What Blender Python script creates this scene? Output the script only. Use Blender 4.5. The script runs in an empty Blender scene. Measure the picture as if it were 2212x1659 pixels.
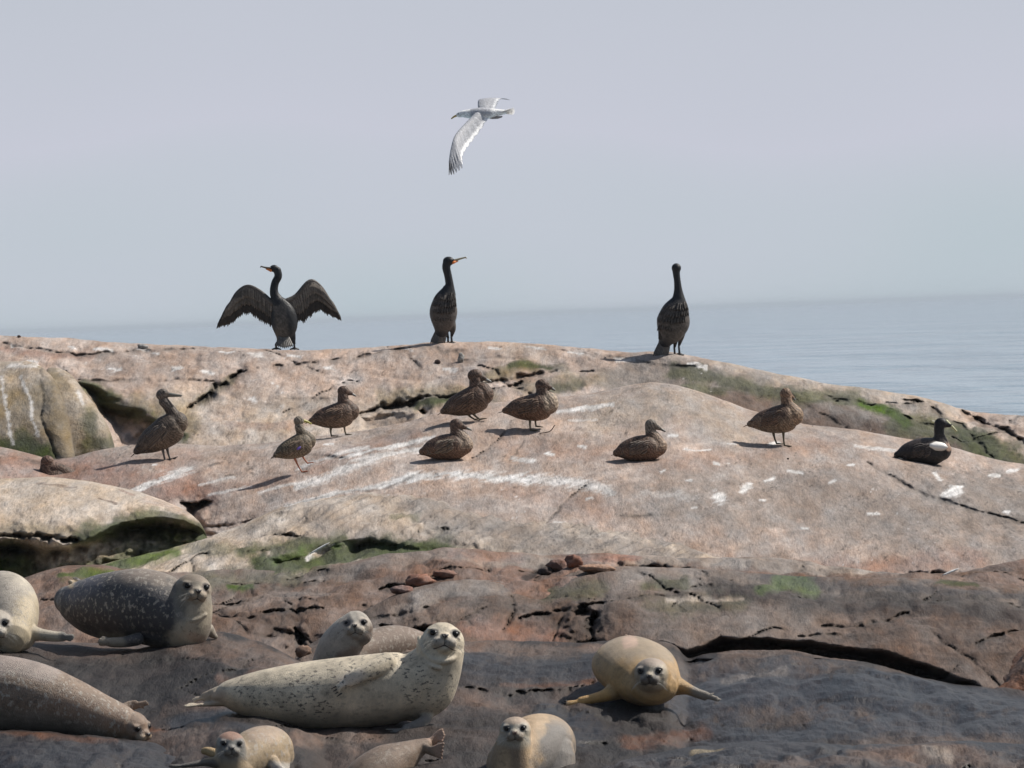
import bpy, bmesh, math, random
import numpy as np
from mathutils import Vector, Matrix, Euler
from mathutils.bvhtree import BVHTree

random.seed(7); np.random.seed(7)
scene = bpy.context.scene
col = scene.collection

# ------------------------------------------------------------------ camera
F = 11017.0                      # focal length in units of a 2212-wide picture
CX, CY = 1106.0, 829.5
ROLL = math.radians(2.05); PITCH = math.radians(0.785)
CAMZ = 3.2                       # metres above the sea
cam_d = bpy.data.cameras.new("camera"); cam = bpy.data.objects.new("camera", cam_d); col.objects.link(cam)
cam_d.sensor_width = 36.0; cam_d.lens = 36.0 * F / 2212.0
cam_d.clip_start = 0.5; cam_d.clip_end = 60000
fwd = Vector((0, math.cos(PITCH), -math.sin(PITCH)))
r0 = Vector((1, 0, 0)); u0 = r0.cross(fwd)
rgt = r0 * math.cos(ROLL) - u0 * math.sin(ROLL)
upv = u0 * math.cos(ROLL) + r0 * math.sin(ROLL)
cam.matrix_world = Matrix(((rgt.x, upv.x, -fwd.x, 0), (rgt.y, upv.y, -fwd.y, 0), (rgt.z, upv.z, -fwd.z, CAMZ), (0, 0, 0, 1)))
scene.camera = cam
cam_d.dof.use_dof = True; cam_d.dof.focus_distance = 36.0; cam_d.dof.aperture_fstop = 16.0

# ------------------------------------------------------------------ sky and sun
SUN_EL = math.radians(48); SUN_AZ = math.radians(70)     # azimuth from +Y (view) towards +X
sun_dir = Vector((math.sin(SUN_AZ) * math.cos(SUN_EL), math.cos(SUN_AZ) * math.cos(SUN_EL), math.sin(SUN_EL)))
sun_d = bpy.data.lights.new("sun", 'SUN'); sun = bpy.data.objects.new("sun", sun_d); col.objects.link(sun)
sun_d.energy = 4.6; sun_d.angle = math.radians(0.6); sun_d.color = (1.0, 0.95, 0.88)
sun.rotation_euler = (-sun_dir).to_track_quat('-Z', 'Y').to_euler()
sun.location = (10, 40, 20)
world = bpy.data.worlds.new("World"); scene.world = world; world.use_nodes = True
wn = world.node_tree.nodes; wl = world.node_tree.links; wn.clear()
wo = wn.new('ShaderNodeOutputWorld'); bg = wn.new('ShaderNodeBackground')
sky = wn.new('ShaderNodeTexSky'); sky.sky_type = 'NISHITA'; sky.sun_disc = False
sky.sun_elevation = SUN_EL; sky.sun_rotation = SUN_AZ; sky.air_density = 1.4; sky.dust_density = 2.5
bg.inputs['Strength'].default_value = 0.1
tc = wn.new('ShaderNodeTexCoord'); sep = wn.new('ShaderNodeSeparateXYZ'); wl.new(tc.outputs['Generated'], sep.inputs[0])
ramp = wn.new('ShaderNodeValToRGB'); mr = wn.new('ShaderNodeMapRange')
mr.inputs['From Min'].default_value = -0.01; mr.inputs['From Max'].default_value = 0.09
# a low layer of sea haze in front of the clear sky
wl.new(sep.outputs['Z'], mr.inputs['Value'])
nz = wn.new('ShaderNodeTexNoise'); nz.inputs['Scale'].default_value = 9.0; nz.inputs['Detail'].default_value = 1.0
mpg = wn.new('ShaderNodeMapping'); mpg.inputs['Scale'].default_value = (1, 1, 2.5)
wl.new(tc.outputs['Generated'], mpg.inputs[0]); wl.new(mpg.outputs[0], nz.inputs['Vector'])
ad = wn.new('ShaderNodeMath'); ad.operation = 'MULTIPLY_ADD'; ad.inputs[1].default_value = 0.9; 
ad2 = wn.new('ShaderNodeMath'); ad2.operation = 'SUBTRACT'; ad2.inputs[1].default_value = 0.45
wl.new(nz.outputs['Fac'], ad.inputs[0]); wl.new(mr.outputs[0], ad2.inputs[0]); wl.new(ad2.outputs[0], ad.inputs[2])
wl.new(ad.outputs[0], ramp.inputs[0])
cr = ramp.color_ramp
cr.elements[0].position = 0.0; cr.elements[0].color = (4.95, 5.7, 6.2, 1)
cr.elements[1].position = 1.0; cr.elements[1].color = (5.25, 5.6, 6.3, 1)
e = cr.elements.new(0.12); e.color = (5.2, 5.8, 6.35, 1)
e = cr.elements.new(0.38); e.color = (5.7, 5.9, 6.75, 1)
mix = wn.new('ShaderNodeMix'); mix.data_type = 'RGBA'
mf = wn.new('ShaderNodeMapRange'); mf.interpolation_type = 'SMOOTHSTEP'
mf.inputs['From Min'].default_value = 0.06; mf.inputs['From Max'].default_value = 0.32
mf.inputs['To Min'].default_value = 1.0; mf.inputs['To Max'].default_value = 0.0
wl.new(sep.outputs['Z'], mf.inputs['Value']); wl.new(mf.outputs[0], mix.inputs[0])
# the haze is brighter on the sun's side of the sky than opposite it
az = wn.new('ShaderNodeMapRange'); az.inputs['From Min'].default_value = -0.7; az.inputs['From Max'].default_value = 0.9; az.inputs['To Min'].default_value = 0.32; az.inputs['To Max'].default_value = 1.0
wl.new(sep.outputs['Y'], az.inputs['Value'])
hz = wn.new('ShaderNodeVectorMath'); hz.operation = 'SCALE'; wl.new(ramp.outputs[0], hz.inputs[0]); wl.new(az.outputs[0], hz.inputs['Scale'])
sk = wn.new('ShaderNodeVectorMath'); sk.operation = 'SCALE'; wl.new(sky.outputs[0], sk.inputs[0]); sk.inputs['Scale'].default_value = 0.75
wl.new(sk.outputs[0], mix.inputs[6]); wl.new(hz.outputs[0], mix.inputs[7])
wl.new(mix.outputs[2], bg.inputs['Color']); wl.new(bg.outputs[0], wo.inputs['Surface'])
scene.view_settings.view_transform = 'Standard'; scene.view_settings.look = 'None'
scene.view_settings.exposure = 0.0; scene.view_settings.gamma = 1.0
scene.render.resolution_x = 1024; scene.render.resolution_y = 768

# ------------------------------------------------------------------ helpers
CAM = np.array([0, 0, CAMZ])
_f = np.array(fwd); _r = np.array(rgt); _u = np.array(upv)
def Wn(tx, ty, D):
    "picture position (2212 x 1659) and distance along +Y -> world point, arrays"
    tx = np.asarray(tx, float); ty = np.asarray(ty, float); D = np.asarray(D, float)
    a = (tx - CX) / F; b = -(ty - CY) / F
    d = _f + a[..., None] * _r + b[..., None] * _u
    return CAM + d * (D / d[..., 1])[..., None]
def W(tx, ty, D): return Vector(Wn(tx, ty, D))
def proj(P):
    v = P - CAM
    w = v @ _f
    return CX + F * (v @ _r) / w, CY - F * (v @ _u) / w

def hash3(i, j, k, seed):
    n = (i * 73856093) ^ (j * 19349663) ^ (k * 83492791) ^ (seed * 2654435761 & 0x7fffffff)
    n = (n ^ (n >> 13)) & 0x7fffffff
    n = (n * 1274126177) & 0x7fffffff
    n = n ^ (n >> 16)
    return (n & 0xffff) / 65535.0
def vnoise(P, scale=1.0, seed=0):
    "smooth value noise -1..1"
    Q = np.asarray(P) * scale
    I = np.floor(Q).astype(np.int64); f = Q - I; f = f * f * f * (f * (f * 6 - 15) + 10)
    r = 0
    for a in (0, 1):
        for b in (0, 1):
            for c in (0, 1):
                w = (f[..., 0] if a else 1 - f[..., 0]) * (f[..., 1] if b else 1 - f[..., 1]) * (f[..., 2] if c else 1 - f[..., 2])
                r = r + w * hash3(I[..., 0] + a, I[..., 1] + b, I[..., 2] + c, seed)
    return r * 2 - 1
def fbm(P, scale=1.0, octv=4, seed=0, gain=0.5):
    r = 0; a = 1; t = 0
    for o in range(octv):
        r = r + a * vnoise(P, scale * 2 ** o, seed + o * 17); t += a; a *= gain
    return r / t
def ss(a, b, x):
    t = np.clip((x - a) / (b - a), 0, 1); return t * t * (3 - 2 * t)
def pdist(X, Y, poly):
    "distance of grid points to a polyline, and position along it 0..1"
    best = np.full(X.shape, 1e9); par = np.zeros(X.shape)
    P = np.array(poly, float); L = np.hypot(*(P[1:] - P[:-1]).T); tot = max(L.sum(), 1e-6); acc = 0
    for k in range(len(P) - 1):
        ax, ay = P[k]; dx, dy = P[k + 1] - P[k]; l2 = dx * dx + dy * dy + 1e-9
        t = np.clip(((X - ax) * dx + (Y - ay) * dy) / l2, 0, 1)
        d = np.hypot(X - ax - t * dx, Y - ay - t * dy)
        m = d < best; best = np.where(m, d, best); par = np.where(m, (acc + t * L[k]) / tot, par); acc += L[k]
    return best, par
def inpoly(X, Y, poly):
    "signed distance: positive inside"
    c = np.zeros(X.shape, bool); P = poly
    for k in range(len(P)):
        x1, y1 = P[k]; x2, y2 = P[(k + 1) % len(P)]
        if y1 == y2: continue
        c ^= ((Y < y1) != (Y < y2)) & (X < (x2 - x1) * (Y - y1) / (y2 - y1) + x1)
    d, _ = pdist(X, Y, list(P) + [P[0]])
    return np.where(c, d, -d)

def tag(o, label=None, cat=None, group=None, kind=None):
    if label: o['label'] = label
    if cat: o['category'] = cat
    if group: o['group'] = group
    if kind: o['kind'] = kind
    return o
def mesh_obj(name, verts, faces, mat=None, parent=None, smooth=True, cols=None, attrs=None):
    me = bpy.data.meshes.new(name)
    verts = np.asarray(verts, dtype=np.float32)
    faces_arr = None
    if isinstance(faces, np.ndarray):
        nf = len(faces); k = faces.shape[1]
        me.vertices.add(len(verts)); me.vertices.foreach_set('co', verts.ravel())
        me.loops.add(nf * k); me.loops.foreach_set('vertex_index', faces.ravel().astype(np.int32))
        me.polygons.add(nf); me.polygons.foreach_set('loop_start', np.arange(0, nf * k, k, dtype=np.int32))
        me.update(calc_edges=True)
    else:
        me.from_pydata([tuple(v) for v in verts], [], faces); me.update()
    if smooth: me.polygons.foreach_set('use_smooth', np.ones(len(me.polygons), bool))
    if cols is not None: set_col(me, 'col', cols)
    for k, v in (attrs or {}).items():
        at = me.attributes.new(k, 'FLOAT', 'POINT'); at.data.foreach_set('value', np.asarray(v, np.float32).ravel())
    o = bpy.data.objects.new(name, me); col.objects.link(o)
    if mat: me.materials.append(mat)
    if parent: o.parent = parent
    return o
def set_col(me, name, cols):
    at = me.color_attributes.new(name, 'FLOAT_COLOR', 'POINT')
    c = np.ones((len(me.vertices), 4), np.float32); c[:, :3] = cols
    at.data.foreach_set('color', c.ravel())

def new_mat(name):
    m = bpy.data.materials.new(name); m.use_nodes = True
    nt = m.node_tree; b = nt.nodes['Principled BSDF']
    return m, nt.nodes, nt.links, b
def plain(name, rgb, rough=0.6, spec=0.5, emis=None):
    m, n, l, b = new_mat(name); b.inputs['Base Color'].default_value = (*rgb, 1); b.inputs['Roughness'].default_value = rough
    b.inputs['Specular IOR Level'].default_value = spec
    return m

# ------------------------------------------------------------------ rock material
def rock_material():
    m, n, l, b = new_mat('weathered_rock')
    tc = n.new('ShaderNodeTexCoord')
    at = n.new('ShaderNodeAttribute'); at.attribute_name = 'col'
    wet = n.new('ShaderNodeAttribute'); wet.attribute_name = 'wet'
    def noise(scale, det=4, rough=0.6, vec=None, sc=None):
        t = n.new('ShaderNodeTexNoise'); t.inputs['Scale'].default_value = scale; t.inputs['Detail'].default_value = det
        t.inputs['Roughness'].default_value = rough
        if sc:
            mp = n.new('ShaderNodeMapping'); mp.inputs['Scale'].default_value = sc; l.new(tc.outputs['Object'], mp.inputs[0]); l.new(mp.outputs[0], t.inputs['Vector'])
        else:
            mp = n.new('ShaderNodeMapping'); mp.inputs['Scale'].default_value = (1, 0.2, 1); l.new(tc.outputs['Object'], mp.inputs[0]); l.new(mp.outputs[0], t.inputs['Vector'])
        return t
    def mapr(src, a, b_, c, d):
        r = n.new('ShaderNodeMapRange'); r.inputs['From Min'].default_value = a; r.inputs['From Max'].default_value = b_
        r.inputs['To Min'].default_value = c; r.inputs['To Max'].default_value = d; l.new(src, r.inputs['Value']); return r.outputs[0]
    def mul(a, bb, op='MULTIPLY'):
        r = n.new('ShaderNodeMath'); r.operation = op; l.new(a, r.inputs[0])
        if isinstance(bb, float): r.inputs[1].default_value = bb
        else: l.new(bb, r.inputs[1])
        return r.outputs[0]
    n1 = noise(38, 5, 0.8); n2 = noise(7, 5, 0.7); n3 = noise(3.0, 4, 0.6)
    g = mapr(n1.outputs['Fac'], 0.3, 0.7, 0.74, 1.22); g2 = mapr(n2.outputs['Fac'], 0.3, 0.7, 0.78, 1.2); g3 = mapr(n3.outputs['Fac'], 0.3, 0.7, 0.88, 1.12)
    k = mul(mul(g, g2), g3)
    vm = n.new('ShaderNodeVectorMath'); vm.operation = 'SCALE'; l.new(at.outputs['Color'], vm.inputs[0]); l.new(k, vm.inputs['Scale'])
    # hue drift between pink and grey
    hs = n.new('ShaderNodeHueSaturation'); l.new(vm.outputs[0], hs.inputs['Color'])
    n4 = noise(5, 4, 0.6); l.new(mapr(n4.outputs['Fac'], 0.3, 0.7, 0.55, 1.4), hs.inputs['Saturation'])
    l.new(hs.outputs[0], b.inputs['Base Color'])
    # roughness: dry high, wet low
    rr = n.new('ShaderNodeMapRange'); l.new(wet.outputs['Fac'], rr.inputs['Value']); rr.inputs['To Min'].default_value = 0.93; rr.inputs['To Max'].default_value = 0.31
    l.new(rr.outputs[0], b.inputs['Roughness'])
    sp = n.new('ShaderNodeMapRange'); l.new(wet.outputs['Fac'], sp.inputs['Value']); sp.inputs['To Min'].default_value = 0.2; sp.inputs['To Max'].default_value = 0.42
    l.new(sp.outputs[0], b.inputs['Specular IOR Level'])
    bp = n.new('ShaderNodeBump'); bp.inputs['Distance'].default_value = 0.02; bp.inputs['Strength'].default_value = 0.5
    l.new(n1.outputs['Fac'], bp.inputs['Height'])
    bp2 = n.new('ShaderNodeBump'); bp2.inputs['Distance'].default_value = 0.06; bp2.inputs['Strength'].default_value = 0.45
    l.new(n2.outputs['Fac'], bp2.inputs['Height']); l.new(bp.outputs[0], bp2.inputs['Normal'])
    l.new(bp2.outputs[0], b.inputs['Normal'])
    return m
ROCK = rock_material()

# palettes (linear albedo)
PINK = np.array([0.41, 0.325, 0.275]); PALE = np.array([0.45, 0.375, 0.305]); GREY = np.array([0.27, 0.235, 0.21])
RED = np.array([0.30, 0.175, 0.135]); BROWN = np.array([0.155, 0.11, 0.088]); DARK = np.array([0.026, 0.021, 0.0195])
MOSS = np.array([0.055, 0.072, 0.026]); BRIGHTMOSS = np.array([0.085, 0.135, 0.028]); OCHRE = np.array([0.25, 0.205, 0.135])
GUANO = np.array([0.72, 0.70, 0.68]); BLACK = np.array([0.03, 0.028, 0.025]); RUST = np.array([0.16, 0.07, 0.035])
PAL = dict(pink=PINK, pale=PALE, grey=GREY, red=RED, brown=BROWN, dark=DARK, moss=MOSS, bmoss=BRIGHTMOSS, ochre=OCHRE, guano=GUANO, black=BLACK, rust=RUST)

ROCKS = []      # (verts, faces) of every rock, for placing animals
def interp(poly, x):
    P = np.array(poly, float); return np.interp(x, P[:, 0], P[:, 1])
def smooth_interp(poly, x, k=9, step=4.0):
    xs = np.arange(-900, 3200, step); v = interp(poly, xs)
    ker = np.hanning(k + 2)[1:-1]; ker /= ker.sum(); v2 = np.convolve(np.pad(v, k // 2, mode='edge'), ker, 'valid')
    return np.interp(x, xs, v2)

def slab(name, sky, bottom, dtop, dbot, base, k=0.45, carves=(), hollows=(), stains=(), wet=0.0, x0=-420, x1=2640,
         relief=0.03, rscale=1.6, fine=0.008, strata=0.0, back=(1.6, 1.1), step=3.0, seed=1, pits=0.0, basevar=None, speck=1.0, whites=0.0, mid=0.0, light=1.0, streak=(0.3, 0.12), srelief=0.0, ck=1.0, joints=0):
    """one rock mass: every column starts low in front, rises to its crest and falls away behind it"""
    xin = np.arange(max(x0, -30), min(x1, 2245) + 0.1, step)
    xl = np.arange(x0, -30, 14.0) if x0 < -30 else np.array([]); xr = np.arange(2250, x1 + 0.1, 14.0) if x1 > 2245 else np.array([])
    X = np.concatenate([xl, xin, xr])
    yt = smooth_interp(sky, X, 9); yb = interp(bottom, X); yb = np.maximum(yb, yt + 8)
    dt = smooth_interp(dtop, X, 31); db = smooth_interp(dbot, X, 31)
    nr = int(np.clip((yb - yt).max() / step, 24, 190))
    T = np.linspace(0, 1, nr)
    # denser rows near the crest
    T = 1 - (1 - T) ** 1.15
    Y = yb[None, :] + (yt - yb)[None, :] * T[:, None]
    XX = np.broadcast_to(X, Y.shape)
    g = (1 - k) * T + k * (1 - np.sqrt(np.clip(1 - T ** 2, 0, 1)))
    D = db[None, :] + (dt - db)[None, :] * g[:, None]
    P = Wn(XX, Y, D)
    I2 = np.stack([XX, Y * 1.3, np.zeros_like(Y)], -1); CR = np.zeros(Y.shape)
    # wobble of the picture position so that edges of carvings look natural
    wx = fbm(P * [1, 1, 2.0], 2.2, 4, seed + 5) * 11; wy = fbm(P * [1, 1, 2.0], 2.2, 4, seed + 9) * 8
    QX = XX + wx; QY = Y + wy
    # fine joints that wander over the rock
    rj = random.Random(seed * 7 + 1); carves = list(carves)
    for _ in range(joints):
        xj = rj.uniform(max(x0, 0), min(x1, 2212)); ya, yb_ = interp(sky, xj), interp(bottom, xj); yj = rj.uniform(ya + 8, yb_ - 10); hd_ = -streak[0] * 0.8 + rj.uniform(-0.35, 0.35); d_ = rj.choice((-1, 1)); pl = [(xj, yj)]
        for k in range(rj.randint(3, 8)):
            st_ = rj.uniform(14, 34); hd_ += rj.uniform(-0.3, 0.3); xj += d_ * st_; yj += d_ * st_ * hd_ + rj.uniform(-2, 2); pl.append((xj, yj))
        carves.append((pl, rj.uniform(1.0, 2.2), rj.uniform(0.25, 0.6)))
        if rj.random() < 0.4:
            q = pl[len(pl) // 2]; carves.append(([q, (q[0] + rj.uniform(-10, 10), q[1] + rj.uniform(8, 16)), (q[0] + rj.uniform(-14, 14), q[1] + rj.uniform(18, 34))], rj.uniform(1.0, 1.8), 0.4))
    for c in carves:       # crack: (polyline, half width, depth metres)
        poly, w, dep = c
        d, par = pdist(QX, QY, poly)
        frag = vnoise(I2, 0.05, seed + 3) + 0.5 * vnoise(I2, 0.14, seed + 4)
        ww = w * (0.3 + 0.7 * np.sin(np.pi * np.clip(par * 0.94 + 0.03, 0, 1))) * (0.85 + 0.45 * frag)
        m = np.exp(-(d / np.maximum(ww, 0.9)) ** 2)
        dd = ck * dep * (0.17 if w < 5 else 0.30) * np.clip(0.8 + 0.7 * frag, 0.15, 1.4)
        D = D + dd * m
        # worn lip: rock above the crack leans out, below it steps back
        D = D + dep * 0.10 * np.exp(-(d / (ww * 5 + 4)) ** 2)
        CR = np.maximum(CR, ck * np.exp(-(d / (ww * 1.3 + 1)) ** 2) * (0.5 if w < 5 else 0.7) * np.clip(0.8 + 0.6 * frag, 0, 1))
    for poly, soft, dep in hollows:
        s = inpoly(QX, QY, poly); D = D + dep * 0.5 * ss(-soft * 0.3, soft * 1.6, s) * (1 + 0.25 * fbm(I2, 0.03, 3, seed + 7))
    P = Wn(XX, Y, D)
    # relief, metres, mostly upwards
    amp = np.ones(Y.shape)
    r = fbm(P * [1, 0.55, 1.4], rscale, 5, seed) * relief
    r = r + fbm(P, 11, 3, seed + 31) * fine
    if mid: r = r + (np.sqrt(np.abs(fbm(P * [1, 0.35, 1.2], 2.6, 3, seed + 33)) + 0.01) - 0.4) * mid
    sm_, sa_ = streak
    SK = fbm(np.stack([(Y + XX * sm_) * 0.085, XX * 0.008, 0 * Y], -1), 1.0, 4, seed + 99, 0.65)
    if srelief: r = r + SK * srelief
    if strata:
        q = P @ np.array([0.55, 0.12, -2.2]); q = np.stack([P[..., 0] * 0.8, P[..., 1] * 0.5, q * 6], -1)
        r = r + (np.abs(fbm(q, 1.0, 3, seed + 41)) - 0.25) * strata
    if pits:
        v = fbm(P, 5, 3, seed + 51); r = r - ss(0.15, 0.5, v) * pits
    crest_keep = 1 - 0.6 * ss(0.93, 1.0, T)[:, None]
    P = P + np.array([0, 0, 1.0]) * (r * crest_keep)[..., None] + np.array([0, -0.5, 0]) * (r * crest_keep)[..., None]
    # the side that falls away behind
    s = np.linspace(0, 1, 12)[1:]
    top = P[-1]
    BK = top[None] + np.stack([np.zeros_like(s), back[0] * s, -back[1] * s ** 1.7], -1)[:, None, :]
    BK = BK + (fbm(BK, 2.0, 3, seed + 61) * 0.05 * s[:, None])[..., None] * np.array([0, 0, 1.0])
    # colour
    C = np.zeros(Y.shape + (3,)) + PAL[base] * light
    v1 = fbm(P * [1, 0.5, 1], 1.1, 4, seed + 71)[..., None]
    C = C * (1 + 0.22 * v1) * (1 + sa_ * 1.6 * SK[..., None]) * (1 + 0.14 * fbm(I2, 0.012, 3, seed + 73)[..., None])
    if basevar is not None:
        alt, amt = basevar; mm = ss(-0.15, 0.45, fbm(P * [1, 0.5, 1], 0.8, 4, seed + 81))[..., None] * amt
        C = C * (1 - mm) + PAL[alt] * mm
    WET = np.full(Y.shape, float(wet))
    # patchy stains: (polyline, half width, strength, palette[, wet, noise amount])
    for st in stains:
        poly, w, a, cn = st[:4]; wv = st[4] if len(st) > 4 else None; na = st[5] if len(st) > 5 else 0.8
        st_n = 1.3 * fbm(I2, 0.022, 5, seed + 91, 0.72)
        if cn == 'guano':
            q = np.stack([XX * 0.5 + Y * 0.9, Y * 1.6 + XX * 0.35, 0 * Y], -1); st_n = 1.5 * fbm(q, 0.09, 4, seed + 92, 0.8)
        if poly[0] == poly[-1] and len(poly) > 3:
            s_ = inpoly(QX, QY, poly[:-1]); m = ss(-w, w, s_ + st_n * w * 2.2 * na)
        else:
            d, par = pdist(QX, QY, poly); m = ss(1.15, 0.25, d / (w * (1 + st_n * na)).clip(0.5))
        m = (m * a)[..., None]
        C = C * (1 - m) + PAL[cn] * (0.85 + 0.3 * st_n[..., None]) * m
        if wv is not None: WET = WET * (1 - m[..., 0]) + wv * m[..., 0]
    lic = ss(0.22, 0.34, fbm(I2, 0.035, 5, seed + 111, 0.7)) * ss(-0.1, 0.3, fbm(I2, 0.006, 3, seed + 112))
    C = C * (1 - 0.22 * lic[..., None])
    lic2 = ss(0.26, 0.36, fbm(I2, 0.05, 5, seed + 113, 0.7)) * ss(0.0, 0.3, fbm(I2, 0.007, 3, seed + 114))
    C = C * (1 + 0.22 * lic2[..., None])
    # cracks blended towards black, dark grit and grey lichen in irregular speckles
    C = C * (1 - CR[..., None]) + (BLACK * 1.3) * CR[..., None]
    sp = ss(0.28, 0.6, fbm(I2, 0.11, 4, seed + 95, 0.8)) * ss(-0.2, 0.4, fbm(I2, 0.012, 3, seed + 96)) * speck
    C = C * (1 - 0.6 * sp[..., None])
    wsp = ss(0.5, 0.75, fbm(I2, 0.13, 3, seed + 97, 0.8)) * ss(0.1, 0.5, fbm(I2, 0.010, 3, seed + 98)) * whites
    C = C * (1 - 0.8 * wsp[..., None]) + GUANO * 0.8 * wsp[..., None]
    A = np.concatenate([P, BK], 0); CC = np.concatenate([C, np.broadcast_to(C[-1], BK.shape)], 0)
    WW = np.concatenate([WET, np.broadcast_to(WET[-1], BK.shape[:2])], 0)
    nr, nc = A.shape[:2]
    idx = np.arange(nr * nc).reshape(nr, nc)
    faces = np.stack([idx[:-1, :-1], idx[:-1, 1:], idx[1:, 1:], idx[1:, :-1]], -1).reshape(-1, 4)
    V = A.reshape(-1, 3)
    o = mesh_obj(name, V, faces, ROCK, cols=np.clip(CC.reshape(-1, 3), 0.005, 0.9), attrs={'wet': WW.ravel()})
    ROCKS.append((V, faces))
    return o


# ---- 0 crest slab behind everything
S0 = [(-420, 716), (0, 722), (120, 727), (230, 735), (400, 744), (480, 751), (600, 755), (700, 753), (800, 751), (900, 743), (980, 738), (1080, 737),
      (1200, 745), (1300, 755), (1365, 762), (1400, 758), (1450, 762), (1480, 768), (1560, 782), (1700, 808), (1800, 830), (1900, 841), (1980, 860), (2060, 880), (2110, 888), (2212, 897), (2640, 935)]
crest = slab('rock_ground', S0, [(-420, 1010), (2212, 1060), (2640, 1080)], [(-420, 47.5), (1000, 48), (2212, 47)], [(-420, 43.2), (1400, 43.6), (2212, 43.2)], 'pink', k=0.3,
     whites=1.0, joints=14, seed=11, relief=0.06, mid=0.03, ck=1.0, streak=(-0.1, 0.15), fine=0.012, basevar=('pale', 0.8),
     carves=[([(515, 817), (570, 797), (650, 786), (760, 777), (830, 766), (905, 752)], 2.6, 0.6),
             ([(130, 800), (175, 825), (280, 826), (380, 820), (430, 828), (470, 832)], 2.2, 0.3),
             ([(395, 890), (430, 868), (460, 850), (490, 835), (520, 812)], 7, 1.1),
             ([(780, 885), (820, 872), (850, 868), (890, 873), (915, 890)], 7, 1.0),
             ([(870, 868), (930, 855), (1000, 862), (1070, 850)], 5, 0.8),
             ([(1075, 850), (1100, 842), (1130, 828)], 5, 0.8),
             ([(1040, 828), (1090, 822), (1150, 815), (1210, 800), (1280, 800)], 4.5, 0.8),
             ([(0, 735), (90, 752), (180, 765), (250, 758), (300, 750), (420, 752)], 3.5, 0.5),
             ([(1180, 748), (1250, 762), (1350, 775), (1430, 790), (1500, 800)], 2.6, 0.35),
             ([(900, 750), (960, 758), (1010, 752)], 3, 0.35),
             ([(700, 810), (760, 815)], 2, 0.3), ([(620, 855), (720, 858)], 2, 0.2),
             ([(1000, 775), (1060, 772), (1120, 778)], 2.5, 0.25),
             ([(1780, 850), (1860, 862), (1950, 900), (2030, 925), (2080, 960)], 3.0, 0.5),
             ([(2080, 885), (2120, 905), (2170, 930), (2240, 980)], 6, 0.9),
             ([(1950, 868), (2010, 890), (2070, 920), (2120, 960), (2170, 1000)], 4.5, 0.7)],
     hollows=[([(165, 832), (215, 850), (262, 872), (330, 905), (400, 945), (330, 1000), (250, 1000), (225, 930)], 20, 1.5),
              ([(780, 892), (850, 878), (905, 893), (870, 925), (780, 925)], 8, 0.5)],
     stains=[([(230, 880), (290, 880), (360, 900), (420, 930)], 34, 0.75, 'ochre'), ([(180, 838), (250, 875), (320, 910), (400, 945)], 22, 0.85, 'moss'),
             ([(430, 865), (500, 825)], 12, 0.5, 'moss'), ([(560, 862), (640, 870), (700, 880)], 26, 0.35, 'grey'),
             ([(830, 860), (930, 850), (1010, 850), (1060, 858)], 26, 0.75, 'ochre'), ([(900, 872), (960, 868), (1020, 858)], 16, 0.9, 'moss'),
             ([(1050, 815), (1130, 797), (1210, 790)], 19, 0.85, 'ochre'), ([(1100, 797), (1150, 790), (1190, 792)], 14, 0.8, 'moss'),
             ([(1130, 845), (1230, 825), (1340, 815), (1420, 820)], 26, 0.65, 'ochre'), ([(1180, 840), (1260, 832)], 15, 0.6, 'moss'),
             ([(1360, 805), (1500, 820), (1650, 860), (1800, 890), (1960, 930), (2110, 980)], 66, 0.95, 'grey'),
             ([(1560, 870), (1700, 890), (1850, 930), (2000, 960), (2120, 990)], 44, 0.9, 'brown'),
             ([(1450, 800), (1540, 815), (1640, 845), (1740, 858), (1850, 860)], 20, 0.65, 'moss'),
             ([(1480, 838), (1560, 850)], 18, 0.6, 'moss'),
             ([(1860, 870), (1910, 890), (1960, 915)], 17, 1.0, 'bmoss', 0, 0.5), ([(1930, 920), (2010, 930), (2060, 940)], 30, 0.7, 'moss'),
             ([(2090, 950), (2160, 975), (2230, 1010)], 42, 0.85, 'moss'), ([(2100, 905), (2180, 925), (2240, 940)], 15, 0.5, 'brown'),
             ([(700, 890), (640, 930), (500, 925)], 16, 0.4, 'red'), ([(800, 905), (880, 905)], 16, 0.6, 'brown'),
             ([(0, 748), (120, 770), (200, 765)], 14, 0.5, 'red'),
             ([(540, 775), (560, 775)], 7, 0.6, 'guano', 0, 0.9)]
            + [([(x, y), (x + dx, y + 3)], w, 0.85, 'guano', 0, 0.8) for x, y, dx, w in
               [(28, 742, 20, 4), (60, 780, 18, 5), (210, 750, 34, 5), (300, 747, 25, 5), (335, 760, 12, 5), (375, 798, 16, 7), (440, 812, 20, 5), (545, 862, 8, 7), (240, 795, 24, 4), (620, 770, 30, 4),
                (700, 790, 24, 3), (480, 765, 26, 4), (870, 758, 20, 4), (960, 788, 26, 6), (1060, 752, 22, 4), (1140, 752, 40, 4), (1230, 760, 30, 4), (1330, 775, 40, 4), (1480, 790, 28, 5), (1500, 798, 22, 4), (150, 745, 14, 4), (700, 880, 20, 4), (930, 740, 18, 3), (590, 830, 14, 3)]])

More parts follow.
